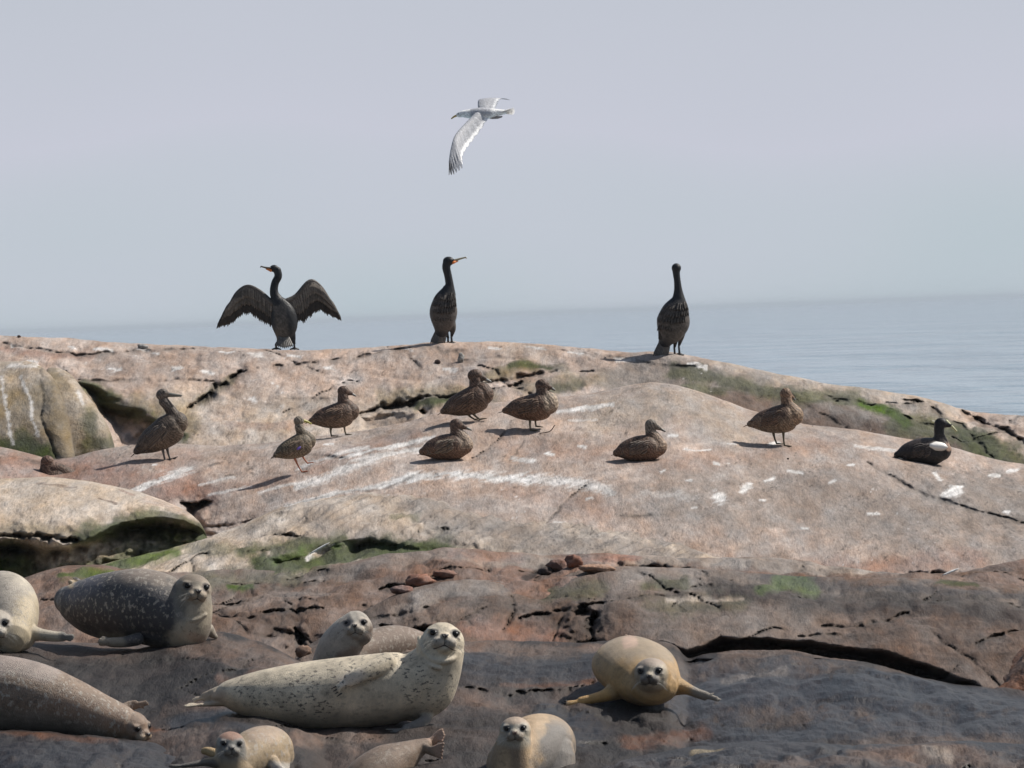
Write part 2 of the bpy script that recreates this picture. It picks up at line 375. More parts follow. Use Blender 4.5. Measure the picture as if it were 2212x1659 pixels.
# ---- 1 boulders at the upper left
def boulder(name, label, *a, **k):
    o = slab(name, *a, **k); tag(o, label, 'boulder'); return o
boulder('boulder', 'tall ochre boulder with white dropping streaks at the far left edge below the crest',
     [(-420, 770), (0, 783), (60, 779), (90, 790), (120, 822), (140, 870), (155, 920), (163, 985), (168, 1040)], [(-420, 1040), (168, 1048)],
     [(-420, 45.3), (0, 45.3), (90, 45.0), (168, 43.4)], [(-420, 42.6), (168, 42.9)], 'ochre', k=0.85, x0=-420, x1=168, seed=21, relief=0.045, basevar=('brown', 0.35), back=(1.2, 1.6),
     carves=[([(93, 790), (88, 830), (92, 900), (112, 960), (125, 1000)], 3, 0.25)],
     stains=[([(-200, 792), (60, 790), (100, 810)], 22, 0.8, 'pale'), ([(-100, 810), (50, 812)], 26, 0.7, 'pale'), ([(0, 960), (60, 965), (110, 985)], 26, 0.9, 'moss'), ([(45, 930), (95, 975)], 18, 0.6, 'moss'),
             ([(2, 815), (8, 860), (22, 920), (28, 955)], 5, 0.6, 'guano'), ([(48, 815), (62, 860), (85, 940)], 4, 0.6, 'guano'), ([(20, 790), (80, 792)], 7, 0.6, 'guano')])
boulder('boulder', 'narrow leaning boulder wedged between the streaked boulder and the dark mossy hollow',
     [(84, 1000), (88, 800), (110, 792), (135, 796), (160, 815), (185, 850), (215, 890), (240, 930), (250, 960), (252, 1010)], [(84, 1030), (252, 1030)],
     [(84, 45.4), (130, 45.4), (252, 43.6)], [(84, 43.4), (252, 43.1)], 'ochre', k=0.85, x0=84, x1=252, seed=22, relief=0.03, basevar=('pale', 0.6), back=(1.0, 1.6),
     stains=[([(130, 800), (170, 840), (190, 870)], 10, 0.7, 'pale'), ([(170, 850), (180, 875)], 6, 0.7, 'guano'), ([(200, 900), (190, 960), (240, 960)], 26, 0.65, 'moss')])

# ---- 2 the big slab the ducks rest on
S2 = [(-420, 950), (0, 964), (60, 978), (110, 992), (150, 988), (200, 975), (280, 961), (400, 957), (480, 959), (560, 957), (640, 946), (700, 938), (790, 925), (880, 908),
      (960, 886), (1060, 870), (1200, 859), (1300, 846), (1360, 834), (1410, 829), (1460, 834), (1520, 850), (1620, 885), (1740, 913), (1850, 925), (1950, 945), (2050, 965), (2170, 998), (2212, 1005), (2640, 1080)]
g = 'guano'
slab('rock_ground', S2, [(-420, 1270), (2640, 1290)], [(-420, 42.5), (300, 42.8), (900, 43.4), (1400, 44.6), (1800, 43.6), (2212, 42.4)], [(-420, 38.4), (420, 38.0), (700, 36.4), (2212, 35.8)], 'pink', k=0.4,
     whites=0.7, joints=4, light=0.97, seed=31, relief=0.07, rscale=0.8, fine=0.006, streak=(0.28, 0.15), ck=1.15, basevar=('grey', 0.55),
     carves=[([(1875, 1003), (1920, 1032), (1960, 1050), (2000, 1068), (2060, 1082), (2120, 1100), (2230, 1130)], 3.4, 0.5),
             ([(440, 1132), (500, 1128), (540, 1118)], 4.5, 0.8), ([(395, 1085), (430, 1092), (455, 1082)], 5.5, 1.1),
             ([(650, 1080), (760, 1058), (820, 1050), (900, 1022)], 1.8, 0.14), ([(480, 1030), (560, 1005)], 1.8, 0.12),
             ([(1100, 990), (1125, 960), (1130, 945)], 1.1, 0.10), ([(0, 978), (90, 1000), (200, 975)], 2.5, 0.25), ([(1330, 1118), (1440, 1120)], 1.5, 0.15),
             ([(480, 1000), (420, 1020)], 1.5, 0.08), ([(1960, 1235), (2040, 1245), (2212, 1250)], 5, 0.7)],
     hollows=[([(395, 1088), (450, 1080), (432, 1104), (445, 1140), (480, 1150), (420, 1160), (400, 1120)], 10, 1.2)],
     stains=[([(-300, 985), (200, 1015), (450, 1060)], 40, 0.6, 'red'), ([(1450, 1090), (1700, 1080), (1900, 1100), (2212, 1070)], 110, 0.7, 'grey'), ([(2080, 1040), (2212, 1090)], 50, 0.6, 'grey'),
             ([(1300, 900), (1500, 870), (1600, 930)], 50, 0.5, 'pale'), ([(300, 1075), (600, 1040), (900, 940)], 20, 0.35, 'red'),
             ([(200, 1000), (420, 985)], 24, 0.35, 'red'), ([(1500, 1230), (1800, 1235), (2100, 1215)], 30, 0.5, 'red'), ([(1100, 1060), (1300, 1110)], 30, 0.25, 'red'),
             ([(1100, 950), (1400, 1000), (1800, 960)], 30, 0.2, 'red'), ([(1440, 1110), (1580, 1130)], 20, 0.5, 'grey'), ([(1700, 1200), (1600, 1195)], 14, 0.5, 'grey'),
             ([(610, 1088), (700, 1070), (780, 1050), (880, 1028)], 7, 0.95, g), ([(880, 1028), (960, 1022), (1060, 1026), (1140, 1030)], 11, 0.95, g), ([(1140, 1030), (1230, 1045), (1320, 1072)], 15, 0.75, g),
             ([(640, 1052), (740, 1020), (830, 990), (920, 965)], 9, 0.8, g), ([(740, 1000), (840, 970), (935, 945)], 6, 0.9, g), ([(640, 1015), (720, 995), (800, 975)], 6, 0.7, g),
             ([(560, 1065), (640, 1046)], 4, 0.7, g), ([(450, 1070), (540, 1048)], 3, 0.6, g), ([(430, 1048), (500, 1030)], 4, 0.6, g), ([(270, 1060), (330, 1035), (412, 1012)], 9, 0.8, g),
             ([(300, 1050), (380, 1020)], 5, 0.8, g), ([(1205, 893), (1270, 884), (1325, 878)], 3.5, 0.95, g), ([(1230, 906), (1290, 902)], 3, 0.6, g), ([(1110, 985), (1150, 990)], 8, 0.8, g),
             ([(1850, 972), (1930, 980)], 5, 0.7, g), ([(1400, 1070), (1500, 1080)], 12, 0.3, g)]
            + [([(x, y), (x + dx, y + dy)], w, 0.95, g, 0, 0.7) for x, y, dx, dy, w in
               [(1545, 1078, 10, 4, 14), (1605, 1062, 20, -10, 7), (1655, 1040, 14, -8, 5), (1480, 966, 14, 1, 4), (2045, 1068, 28, -12, 10), (2050, 1050, 26, 0, 5), (1540, 1000, 10, 2, 4),
                (1430, 1022, 6, -4, 4), (1500, 968, 30, -3, 3), (1700, 1020, 30, 10, 4), (2180, 1018, 16, 0, 4), (2140, 1022, 18, 2, 4), (2170, 1098, 6, 2, 5), (1790, 1050, 10, -3, 3),
                (1880, 1110, 22, 0, 6), (1640, 1080, 10, 0, 4), (1730, 1140, 14, 2, 4), (1480, 1040, 12, 0, 4), (1570, 950, 16, 2, 3), (1250, 960, 16, 2, 4), (1180, 975, 14, 2, 4), (1440, 935, 22, 0, 3),
                (640, 958, 14, 0, 3), (330, 1000, 10, 0, 3), (540, 940, 14, 2, 3), (700, 965, 20, -3, 3), (1500, 1105, 10, 0, 3), (1270, 1090, 12, 0, 3), (2020, 1022, 10, 14, 6), (1660, 958, 22, 0, 4), (1830, 1005, 12, 0, 3), (1200, 1130, 20, 4, 5), (1350, 1190, 12, 0, 3)]])

# ---- 3 the mossy mound in the middle
slab('rock_ground', [(-420, 1330), (0, 1300), (100, 1262), (180, 1235), (260, 1208), (340, 1192), (440, 1166), (480, 1148), (530, 1130), (600, 1097), (700, 1077), (800, 1063), (880, 1063), (1000, 1086), (1100, 1096), (1200, 1106), (1350, 1140), (1460, 1168), (1545, 1201), (1700, 1240), (2640, 1330)],
     [(-420, 1370), (600, 1300), (2640, 1360)], [(-420, 36.8), (100, 36.6), (340, 37.2), (500, 38.2), (850, 40.2), (1150, 39.6), (1545, 36.9), (2640, 36.5)], [(-420, 34.9), (500, 35.0), (900, 35.1), (1500, 35.2)], 'pale', k=0.6,
     joints=12, seed=41, relief=0.05, fine=0.010, strata=0.02, streak=(0.42, 0.22), srelief=0.03, basevar=('grey', 0.6), back=(0.9, 0.7),
     carves=[([(575, 1152), (610, 1150), (650, 1160)], 6, 0.7), ([(520, 1195), (600, 1180), (640, 1165)], 3, 0.35), ([(880, 1135), (960, 1165), (1060, 1190), (1150, 1215)], 4, 0.35)],
     hollows=[([(560, 1205), (650, 1180), (720, 1158), (800, 1155), (880, 1172), (950, 1175), (965, 1186), (900, 1200), (800, 1215), (700, 1228), (600, 1230)], 20, 0.8)],
     stains=[([(600, 1190), (700, 1160), (850, 1165), (960, 1180)], 30, 0.5, 'grey'), ([(560, 1215), (660, 1210), (740, 1195), (800, 1190), (900, 1186), (960, 1180)], 34, 0.95, 'moss', 0.2),
             ([(520, 1190), (600, 1175), (680, 1165), (740, 1158)], 16, 0.75, 'moss'), ([(590, 1205), (670, 1180), (760, 1170)], 13, 0.6, 'bmoss'),
             ([(200, 1235), (300, 1205), (380, 1190)], 18, 0.9, 'bmoss', 0, 0.5), ([(400, 1180), (520, 1190)], 18, 0.5, 'moss'), ([(560, 1130), (520, 1160)], 24, 0.4, 'grey'),
             ([(900, 1105), (1000, 1130), (1200, 1170), (1400, 1200)], 45, 0.8, 'grey'), ([(850, 1125), (900, 1122)], 12, 0.5, 'moss'),
             ([(660, 1200), (700, 1178), (716, 1170)], 5, 0.9, g), ([(420, 1240), (560, 1240)], 20, 0.5, 'moss'), ([(1100, 1100), (1250, 1118), (1400, 1158), (1520, 1195)], 13, 0.75, 'grey'), ([(1380, 1190), (1500, 1205)], 16, 0.6, 'grey')])
# ---- mossy boulder at the left
boulder('boulder', 'big pale rounded boulder with dark mossy underside, just behind the dark seal',
     [(-420, 1060), (0, 1036), (100, 1032), (200, 1040), (300, 1062), (370, 1087), (410, 1108), (435, 1130), (448, 1152), (450, 1190)], [(-420, 1310), (0, 1290), (100, 1262), (300, 1225), (450, 1192)],
     [(-420, 39.8), (0, 39.9), (250, 39.6), (450, 38.0)], [(-420, 35.9), (100, 36.0), (450, 36.9)], 'pale', k=0.9, x0=-420, x1=450, seed=51, relief=0.04, fine=0.010, back=(0.9, 1.2), basevar=('pale', 0.2),
     carves=[([(275, 1098), (290, 1125), (300, 1145)], 1.6, 0.12), ([(0, 1155), (80, 1160), (165, 1162)], 8, 0.8), ([(440, 1120), (420, 1150)], 2.5, 0.2)],
     hollows=[([(-420, 1175), (0, 1168), (150, 1170), (200, 1155), (260, 1128), (330, 1118), (400, 1130), (470, 1150), (470, 1300), (-420, 1340)], 14, 1.5)],
     stains=[([(0, 1140), (120, 1150), (190, 1140)], 22, 0.6, 'ochre'), ([(250, 1120), (330, 1115), (400, 1130), (440, 1145)], 20, 0.75, 'moss'), ([(170, 1160), (260, 1140), (440, 1160)], 26, 0.9, 'moss', 0.2),
             ([(0, 1185), (60, 1200), (0, 1230)], 24, 0.9, 'moss'), ([(60, 1180), (150, 1180), (130, 1205), (60, 1205), (60, 1180)], 10, 0.6, 'ochre'), ([(0, 1240), (120, 1240), (300, 1200), (440, 1180)], 30, 0.8, 'moss', 0.2), ([(200, 1200), (240, 1195)], 8, 0.7, 'ochre'),
             ([(80, 1045), (170, 1055)], 2.5, 0.6, 'brown'), ([(215, 1075), (250, 1090)], 3, 0.8, 'brown'), ([(260, 1060), (290, 1068)], 3, 0.5, 'red'), ([(320, 1075), (400, 1110)], 14, 0.3, 'red')])

# ---- 4 reddish broken rock behind the seals
slab('rock_ground', [(-420, 1290), (0, 1262), (60, 1248), (130, 1224), (200, 1220), (260, 1228), (330, 1236), (420, 1238), (520, 1228), (640, 1232), (760, 1218), (860, 1200), (960, 1186), (1080, 1190), (1180, 1196), (1250, 1190), (1390, 1196), (1540, 1207), (1700, 1212), (1850, 1230), (1960, 1238), (2060, 1232), (2212, 1212), (2640, 1240)],
     [(-420, 1440), (700, 1430), (2640, 1420)], [(-420, 35.8), (1000, 36.1), (1500, 36.3), (2640, 36.2)], [(-420, 31.9), (700, 32.1), (2212, 32.4)], 'brown', k=0.4, light=1.05, ck=0.95, streak=(0.12, 0.25),
     joints=30, seed=61, relief=0.10, rscale=1.3, fine=0.010, strata=0.03, mid=0.055, basevar=('red', 0.28), back=(0.7, 0.6),
     carves=[([(560, 1330), (620, 1335), (700, 1330)], 5, 0.7), ([(480, 1255), (620, 1262), (700, 1250)], 4, 0.5), ([(820, 1270), (900, 1262), (980, 1240), (1060, 1225)], 5, 0.6),
             ([(1155, 1255), (1180, 1235), (1175, 1215)], 8, 0.8), ([(1250, 1205), (1262, 1232)], 3, 0.4), ([(1330, 1205), (1335, 1230)], 3, 0.4), ([(1380, 1222), (1440, 1228), (1500, 1232)], 5, 0.6),
             ([(640, 1370), (655, 1410), (660, 1440)], 12, 1.5), ([(480, 1330), (560, 1345), (600, 1375), (640, 1385)], 4, 0.6), ([(930, 1300), (850, 1310), (760, 1315)], 4, 0.5),
             ([(90, 1300), (200, 1310), (320, 1300)], 4, 0.5), ([(1230, 1215), (1180, 1225), (1120, 1228)], 4, 0.5), ([(480, 1300), (560, 1290), (640, 1290)], 4, 0.5), ([(2050, 1250), (2150, 1245), (2230, 1262)], 5, 0.7)],
     stains=[([(1000, 1203), (1300, 1205), (1600, 1216), (1900, 1238)], 15, 0.6, 'pale'), ([(700, 1235), (860, 1212), (1000, 1200), (1180, 1208)], 22, 0.6, 'grey'), ([(1380, 1205), (1560, 1215), (1800, 1228), (2000, 1240)], 16, 0.65, 'grey'), ([(300, 1245), (450, 1250), (560, 1248), (680, 1240)], 22, 0.65, 'grey'), ([(500, 1300), (700, 1280)], 26, 0.4, 'grey'), ([(130, 1225), (240, 1225)], 12, 0.5, 'brown'), ([(180, 1245), (260, 1240), (130, 1250)], 14, 0.8, 'bmoss'), ([(420, 1250), (560, 1245), (640, 1250)], 20, 0.45, 'moss'), ([(490, 1262), (540, 1262)], 7, 0.9, 'bmoss'),
             ([(620, 1230), (700, 1225)], 10, 0.5, 'moss'), ([(480, 1360), (700, 1370)], 40, 0.75, 'brown'), ([(480, 1330), (640, 1340)], 20, 0.5, 'dark'), ([(1140, 1240), (1170, 1220)], 15, 0.85, 'dark'),
             ([(980, 1200), (1120, 1200)], 14, 0.5, 'red'), ([(1200, 1205), (1370, 1200)], 14, 0.9, 'red'), ([(1500, 1225), (1750, 1232)], 16, 0.4, 'grey'), ([(2080, 1240), (2230, 1235)], 16, 0.8, 'brown')])
# ---- 5 long brown ledge
slab('rock_ground', [(-420, 1480), (560, 1460), (700, 1370), (760, 1330), (820, 1300), (900, 1268), (1000, 1247), (1080, 1246), (1130, 1262), (1170, 1262), (1240, 1232), (1300, 1222), (1380, 1220), (1560, 1226), (1700, 1240), (2000, 1250), (2212, 1262), (2640, 1300)],
     [(-420, 1510), (900, 1500), (2212, 1530), (2640, 1530)], [(-420, 32.6), (700, 32.8), (1000, 34.6), (1300, 35.0), (2212, 34.9)], [(-420, 30.6), (1300, 30.9), (2212, 30.4)], 'brown', k=0.55,
     joints=26, seed=71, relief=0.08, rscale=1.0, fine=0.009, strata=0.02, mid=0.035, light=0.8, ck=0.95, streak=(-0.02, 0.3), basevar=('grey', 0.35), back=(0.6, 0.6),
     carves=[([(1115, 1262), (1105, 1290), (1110, 1320), (1090, 1350)], 5, 0.8), ([(1300, 1290), (1250, 1305), (1200, 1320), (1120, 1335)], 5, 0.7), ([(1215, 1310), (1205, 1345), (1195, 1375)], 3.5, 0.6),
             ([(1205, 1370), (1260, 1380)], 3, 0.5), ([(1285, 1320), (1275, 1350), (1280, 1380)], 11, 1.3), ([(1300, 1292), (1400, 1280), (1460, 1275)], 3.5, 0.4),
             ([(1450, 1262), (1560, 1258), (1640, 1262)], 3, 0.3), ([(1770, 1345), (1860, 1345), (1960, 1322)], 4.5, 0.6), ([(1720, 1378), (1800, 1376), (1880, 1364)], 3.5, 0.5), ([(820, 1340), (900, 1352), (960, 1350)], 9, 1.2),
             ([(760, 1325), (850, 1318), (930, 1300)], 3.5, 0.45), ([(2000, 1300), (2100, 1290), (2212, 1310)], 3, 0.3), ([(2110, 1400), (2160, 1380), (2230, 1350)], 5, 0.5), ([(1490, 1262), (1520, 1255)], 4, 0.5), ([(1050, 1310), (1000, 1330)], 3, 0.3)],
     hollows=[([(1228, 1312), (1262, 1302), (1278, 1315), (1272, 1330), (1235, 1332)], 8, 0.9),
              ([(1270, 1370), (1431, 1382), (1480, 1397), (1556, 1372), (1656, 1377), (1781, 1398), (1906, 1420), (2006, 1443), (2060, 1466), (2100, 1476), (2130, 1500), (2240, 1560), (1200, 1560), (1200, 1395)], 11, 1.3),
              ([(960, 1392), (1280, 1388), (1280, 1560), (900, 1560)], 10, 1.0)],
     stains=[([(1350, 1235), (1600, 1245), (1900, 1275), (2212, 1300)], 30, 0.75, 'grey'), ([(1560, 1262), (1750, 1285), (2000, 1300), (2212, 1330)], 38, 0.72, 'dark', 0.4), ([(1650, 1240), (1900, 1262), (2212, 1290)], 12, 0.6, 'dark', 0.8),
             ([(1640, 1262), (1700, 1250), (1760, 1262)], 17, 0.65, 'bmoss'), ([(1400, 1255), (1480, 1250)], 14, 0.6, 'moss'), ([(2030, 1255), (2110, 1262)], 9, 0.8, 'moss'), ([(1600, 1300), (1400, 1300)], 30, 0.35, 'moss'),
             ([(900, 1285), (1000, 1262), (1080, 1262)], 20, 0.7, 'grey'), ([(850, 1310), (940, 1290)], 8, 0.5, 'grey'), ([(1440, 1285), (1530, 1282), (1600, 1285)], 6, 0.7, 'pale'), ([(1180, 1280), (1300, 1262)], 22, 0.5, 'moss'),
             ([(1300, 1385), (2000, 1460)], 14, 0.5, 'dark', 0.4), ([(1000, 1350), (1200, 1370)], 26, 0.5, 'red'), ([(700, 1420), (900, 1440)], 50, 0.7, 'dark', 0.5)])
# ---- 6 dark wet rock the seals lie on
slab('rock_ground', [(-420, 1370), (0, 1385), (120, 1392), (300, 1395), (420, 1372), (480, 1368), (560, 1386), (620, 1412), (665, 1440), (720, 1440), (800, 1420), (900, 1400), (980, 1382), (1100, 1385), (1240, 1384), (1350, 1378), (1440, 1384), (1470, 1400), (1480, 1426), (1521, 1415), (1606, 1405), (1706, 1406), (1781, 1418), (1856, 1430), (1956, 1457), (2056, 1478), (2212, 1478), (2640, 1470)],
     [(-420, 1920), (2640, 1920)], [(-420, 32.1), (450, 32.5), (660, 31.6), (980, 32.2), (1400, 32.4), (1700, 31.9), (2212, 31.0), (2640, 31)], [(-420, 23.6), (2640, 23.6)], 'dark', k=0.35, step=3.2,
     joints=30, seed=81, relief=0.10, rscale=0.9, fine=0.013, strata=0.02, mid=0.035, ck=0.8, streak=(0.02, 0.3), wet=0.4, back=(0.5, 0.5), basevar=('brown', 0.5),
     carves=[([(990, 1490), (1100, 1500), (1200, 1492), (1290, 1478)], 5, 0.6), ([(980, 1470), (900, 1480)], 5, 0.5), ([(1500, 1440), (1600, 1428), (1640, 1430)], 3, 0.4), ([(1850, 1440), (1950, 1452), (2000, 1470)], 4, 0.5),
             ([(1700, 1500), (1900, 1520), (2100, 1512)], 2.5, 0.2), ([(1100, 1545), (1200, 1530), (1300, 1540)], 3, 0.3), ([(500, 1540), (580, 1560), (660, 1590)], 4, 0.3), ([(1550, 1550), (1700, 1560), (1850, 1550)], 2.5, 0.2),
             ([(1250, 1612), (1350, 1600), (1450, 1590), (1560, 1585)], 3.5, 0.4)],
     hollows=[([(340, 1610), (425, 1556), (480, 1540), (560, 1548), (690, 1590), (740, 1960), (300, 1960)], 30, -1.0), ([(1290, 1528), (1400, 1532), (1480, 1526), (1500, 1560), (1420, 1590), (1300, 1575)], 14, 0.45), ([(1470, 1432), (1500, 1425), (1540, 1432), (1520, 1448), (1480, 1446)], 6, 0.6)],
     stains=[([(1480, 1500), (1700, 1480), (1900, 1500), (2212, 1520)], 60, 0.9, 'dark', 1.0), ([(1500, 1580), (1900, 1570), (2212, 1580)], 36, 0.8, 'dark', 1.0), ([(990, 1430), (1100, 1450), (1270, 1440)], 34, 0.9, 'dark', 0.9), ([(1180, 1540), (1300, 1560), (1250, 1600)], 30, 0.8, 'dark', 0.9), ([(380, 1560), (480, 1545), (540, 1570)], 30, 0.8, 'dark', 0.9), ([(470, 1385), (580, 1410), (640, 1440)], 22, 0.75, 'brown', 0.2), ([(380, 1395), (520, 1420), (600, 1450)], 26, 0.6, 'brown', 0.3), ([(990, 1395), (1200, 1400), (1330, 1395)], 14, 0.8, 'brown', 0.2), ([(1400, 1390), (1470, 1400)], 14, 0.7, 'brown', 0.1),
             ([(1560, 1420), (1700, 1405), (1850, 1425)], 14, 0.75, 'brown', 0.1), ([(980, 1510), (1060, 1515), (1130, 1530)], 24, 0.6, 'brown', 0.4), ([(1080, 1480), (1280, 1475)], 7, 0.5, 'rust', 0.3), ([(1360, 1600), (1440, 1585), (1520, 1570)], 18, 0.5, 'rust', 0.6),
             ([(640, 1620), (720, 1605), (800, 1600)], 30, 0.8, 'brown', 0.3), ([(900, 1545), (960, 1530)], 16, 0.6, 'red', 0.3), ([(470, 1470), (560, 1465)], 12, 0.5, 'rust', 0.3), ([(350, 1525), (480, 1530)], 14, 0.5, 'brown', 0.3),
             ([(1900, 1450), (2212, 1480)], 14, 0.4, 'brown', 0.3), ([(1560, 1470), (1700, 1450)], 10, 0.5, 'grey', 0.5), ([(300, 1560), (360, 1580)], 10, 0.7, 'rust', 0.3), ([(1600, 1620), (1900, 1630), (2212, 1650)], 26, 0.6, 'brown', 0.4), ([(1300, 1440), (1000, 1450)], 26, 0.3, 'dark', 0.5)])
# ---- kelp-covered rock at right
slab('rock_ground', [(1960, 1560), (2050, 1510), (2090, 1478), (2130, 1455), (2170, 1432), (2212, 1398), (2300, 1360), (2640, 1340)], [(1960, 1590), (2640, 1590)], [(1960, 31.1), (2100, 31.6), (2640, 31.8)], [(1960, 30.2), (2640, 29.8)], 'rust', k=0.6, x0=1960,
     seed=85, relief=0.07, rscale=3, fine=0.02, wet=0.4, stains=[([(2150, 1460), (2212, 1430)], 20, 0.6, 'brown')])
# ---- 7 nearest rock along the bottom edge
slab('rock_ground', [(-420, 1560), (0, 1577), (60, 1577), (150, 1583), (240, 1592), (320, 1604), (380, 1625), (420, 1643), (450, 1665), (520, 1700), (900, 1735), (1180, 1720), (1260, 1668), (1330, 1640), (1440, 1622), (1560, 1610), (1700, 1606), (1900, 1612), (2100, 1604), (2212, 1600), (2640, 1580)],
     [(-420, 1960), (2640, 1960)], [(-420, 28.2), (400, 27.6), (900, 26.2), (1300, 27.3), (2212, 28.0)], [(-420, 23.3), (2640, 23.3)], 'dark', k=0.5, joints=16, seed=91, relief=0.05, rscale=1.8, fine=0.02, strata=0.03, wet=0.8, back=(0.8, 0.5), mid=0.05,
     carves=[([(1350, 1640), (1450, 1650), (1560, 1640)], 3, 0.3), ([(1700, 1625), (1850, 1630)], 2.5, 0.2)], basevar=('brown', 0.35),
     stains=[([(0, 1586), (120, 1590), (250, 1598)], 7, 0.45, 'rust', 0.3), ([(1850, 1640), (2000, 1630), (2212, 1655)], 30, 0.7, 'brown', 0.4), ([(1640, 1660), (2000, 1655)], 16, 0.5, 'brown', 0.5), ([(2000, 1630), (2050, 1640)], 12, 0.4, 'pale', 0.3), ([(1500, 1628), (1560, 1626)], 8, 0.8, 'ochre', 0.3)])
for o in list(col.objects):
    if o.name.startswith('rock_ground'): o['kind'] = 'structure'


# ------------------------------------------------------------------ sea
def sea():
    m, n, l, b = new_mat('sea_water')
    b.inputs['Base Color'].default_value = (0.21, 0.29, 0.35, 1); b.inputs['Roughness'].default_value = 0.12; b.inputs['IOR'].default_value = 1.33
    tc = n.new('ShaderNodeTexCoord')
    def noise(sc, s, d=3):
        mp = n.new('ShaderNodeMapping'); mp.inputs['Scale'].default_value = sc; l.new(tc.outputs['Object'], mp.inputs[0])
        t = n.new('ShaderNodeTexNoise'); t.inputs['Scale'].default_value = s; t.inputs['Detail'].default_value = d; l.new(mp.outputs[0], t.inputs['Vector']); return t
    a = noise((1, 0.55, 1), 0.7, 4); c = noise((0.7, 0.25, 1), 0.11, 3)
    b1 = n.new('ShaderNodeBump'); b1.inputs['Distance'].default_value = 0.5; b1.inputs['Strength'].default_value = 1.0; l.new(a.outputs['Fac'], b1.inputs['Height'])
    b2 = n.new('ShaderNodeBump'); b2.inputs['Distance'].default_value = 3.6; b2.inputs['Strength'].default_value = 1.0; l.new(c.outputs['Fac'], b2.inputs['Height']); l.new(b1.outputs[0], b2.inputs['Normal'])
    l.new(b2.outputs[0], b.inputs['Normal'])
    ys = np.concatenate([np.linspace(-40, 400, 12), np.geomspace(500, 30000, 14)])
    xs = np.concatenate([-np.geomspace(30000, 200, 10), np.linspace(-150, 150, 7), np.geomspace(200, 30000, 10)])
    V = [(x, y, 0) for y in ys for x in xs]; nx = len(xs)
    Fc = [(j * nx + i, j * nx + i + 1, (j + 1) * nx + i + 1, (j + 1) * nx + i) for j in range(len(ys) - 1) for i in range(nx - 1)]
    o = mesh_obj('sea', V, Fc, m, smooth=False); o['kind'] = 'structure'
sea()



# ------------------------------------------------------------------ animals: tools
_allv = []; _allf = []; _o = 0
for V_, F_ in ROCKS:
    _allv.append(V_); _allf.append(F_ + _o); _o += len(V_)
_AV = np.concatenate(_allv); _AF = np.concatenate(_allf)
BVH = BVHTree.FromPolygons(_AV.tolist(), _AF.tolist())
def ground_at(tx, ty):
    "distance at which the line of sight through a picture position meets the rock"
    d = (W(tx, ty, 30.0) - Vector(CAM)).normalized()
    h = BVH.ray_cast(Vector(CAM), d, 80)
    return h[0].y if h[0] else 40.0

class Frame:
    "local axes x right, y down, d away from the viewer, in units of one picture step at distance D"
    def __init__(s, tx, ty, D, scale=1.0, yaw=0.0, tilt=0.0, flip=False):
        s.tx, s.ty, s.D, s.k = tx, ty, D, scale
        s.cy, s.sy = math.cos(math.radians(yaw)), math.sin(math.radians(yaw)); s.ct, s.st = math.cos(math.radians(tilt)), math.sin(math.radians(tilt)); s.fl = -1 if flip else 1
        s.m = D / F                      # metres per step
    def __call__(s, P):
        P = np.asarray(P, float) * s.k
        x, y, d = P[..., 0] * s.fl, P[..., 1], P[..., 2]
        x, y = x * s.ct + y * s.st, -x * s.st + y * s.ct      # tilt > 0 lifts the +x end
        x, d = x * s.cy - d * s.sy, x * s.sy + d * s.cy
        c = Wn(s.tx, s.ty, s.D)
        return c + s.m * (x[..., None] * _r + (-y)[..., None] * _u + d[..., None] * np.array([0, 1.0, 0]))

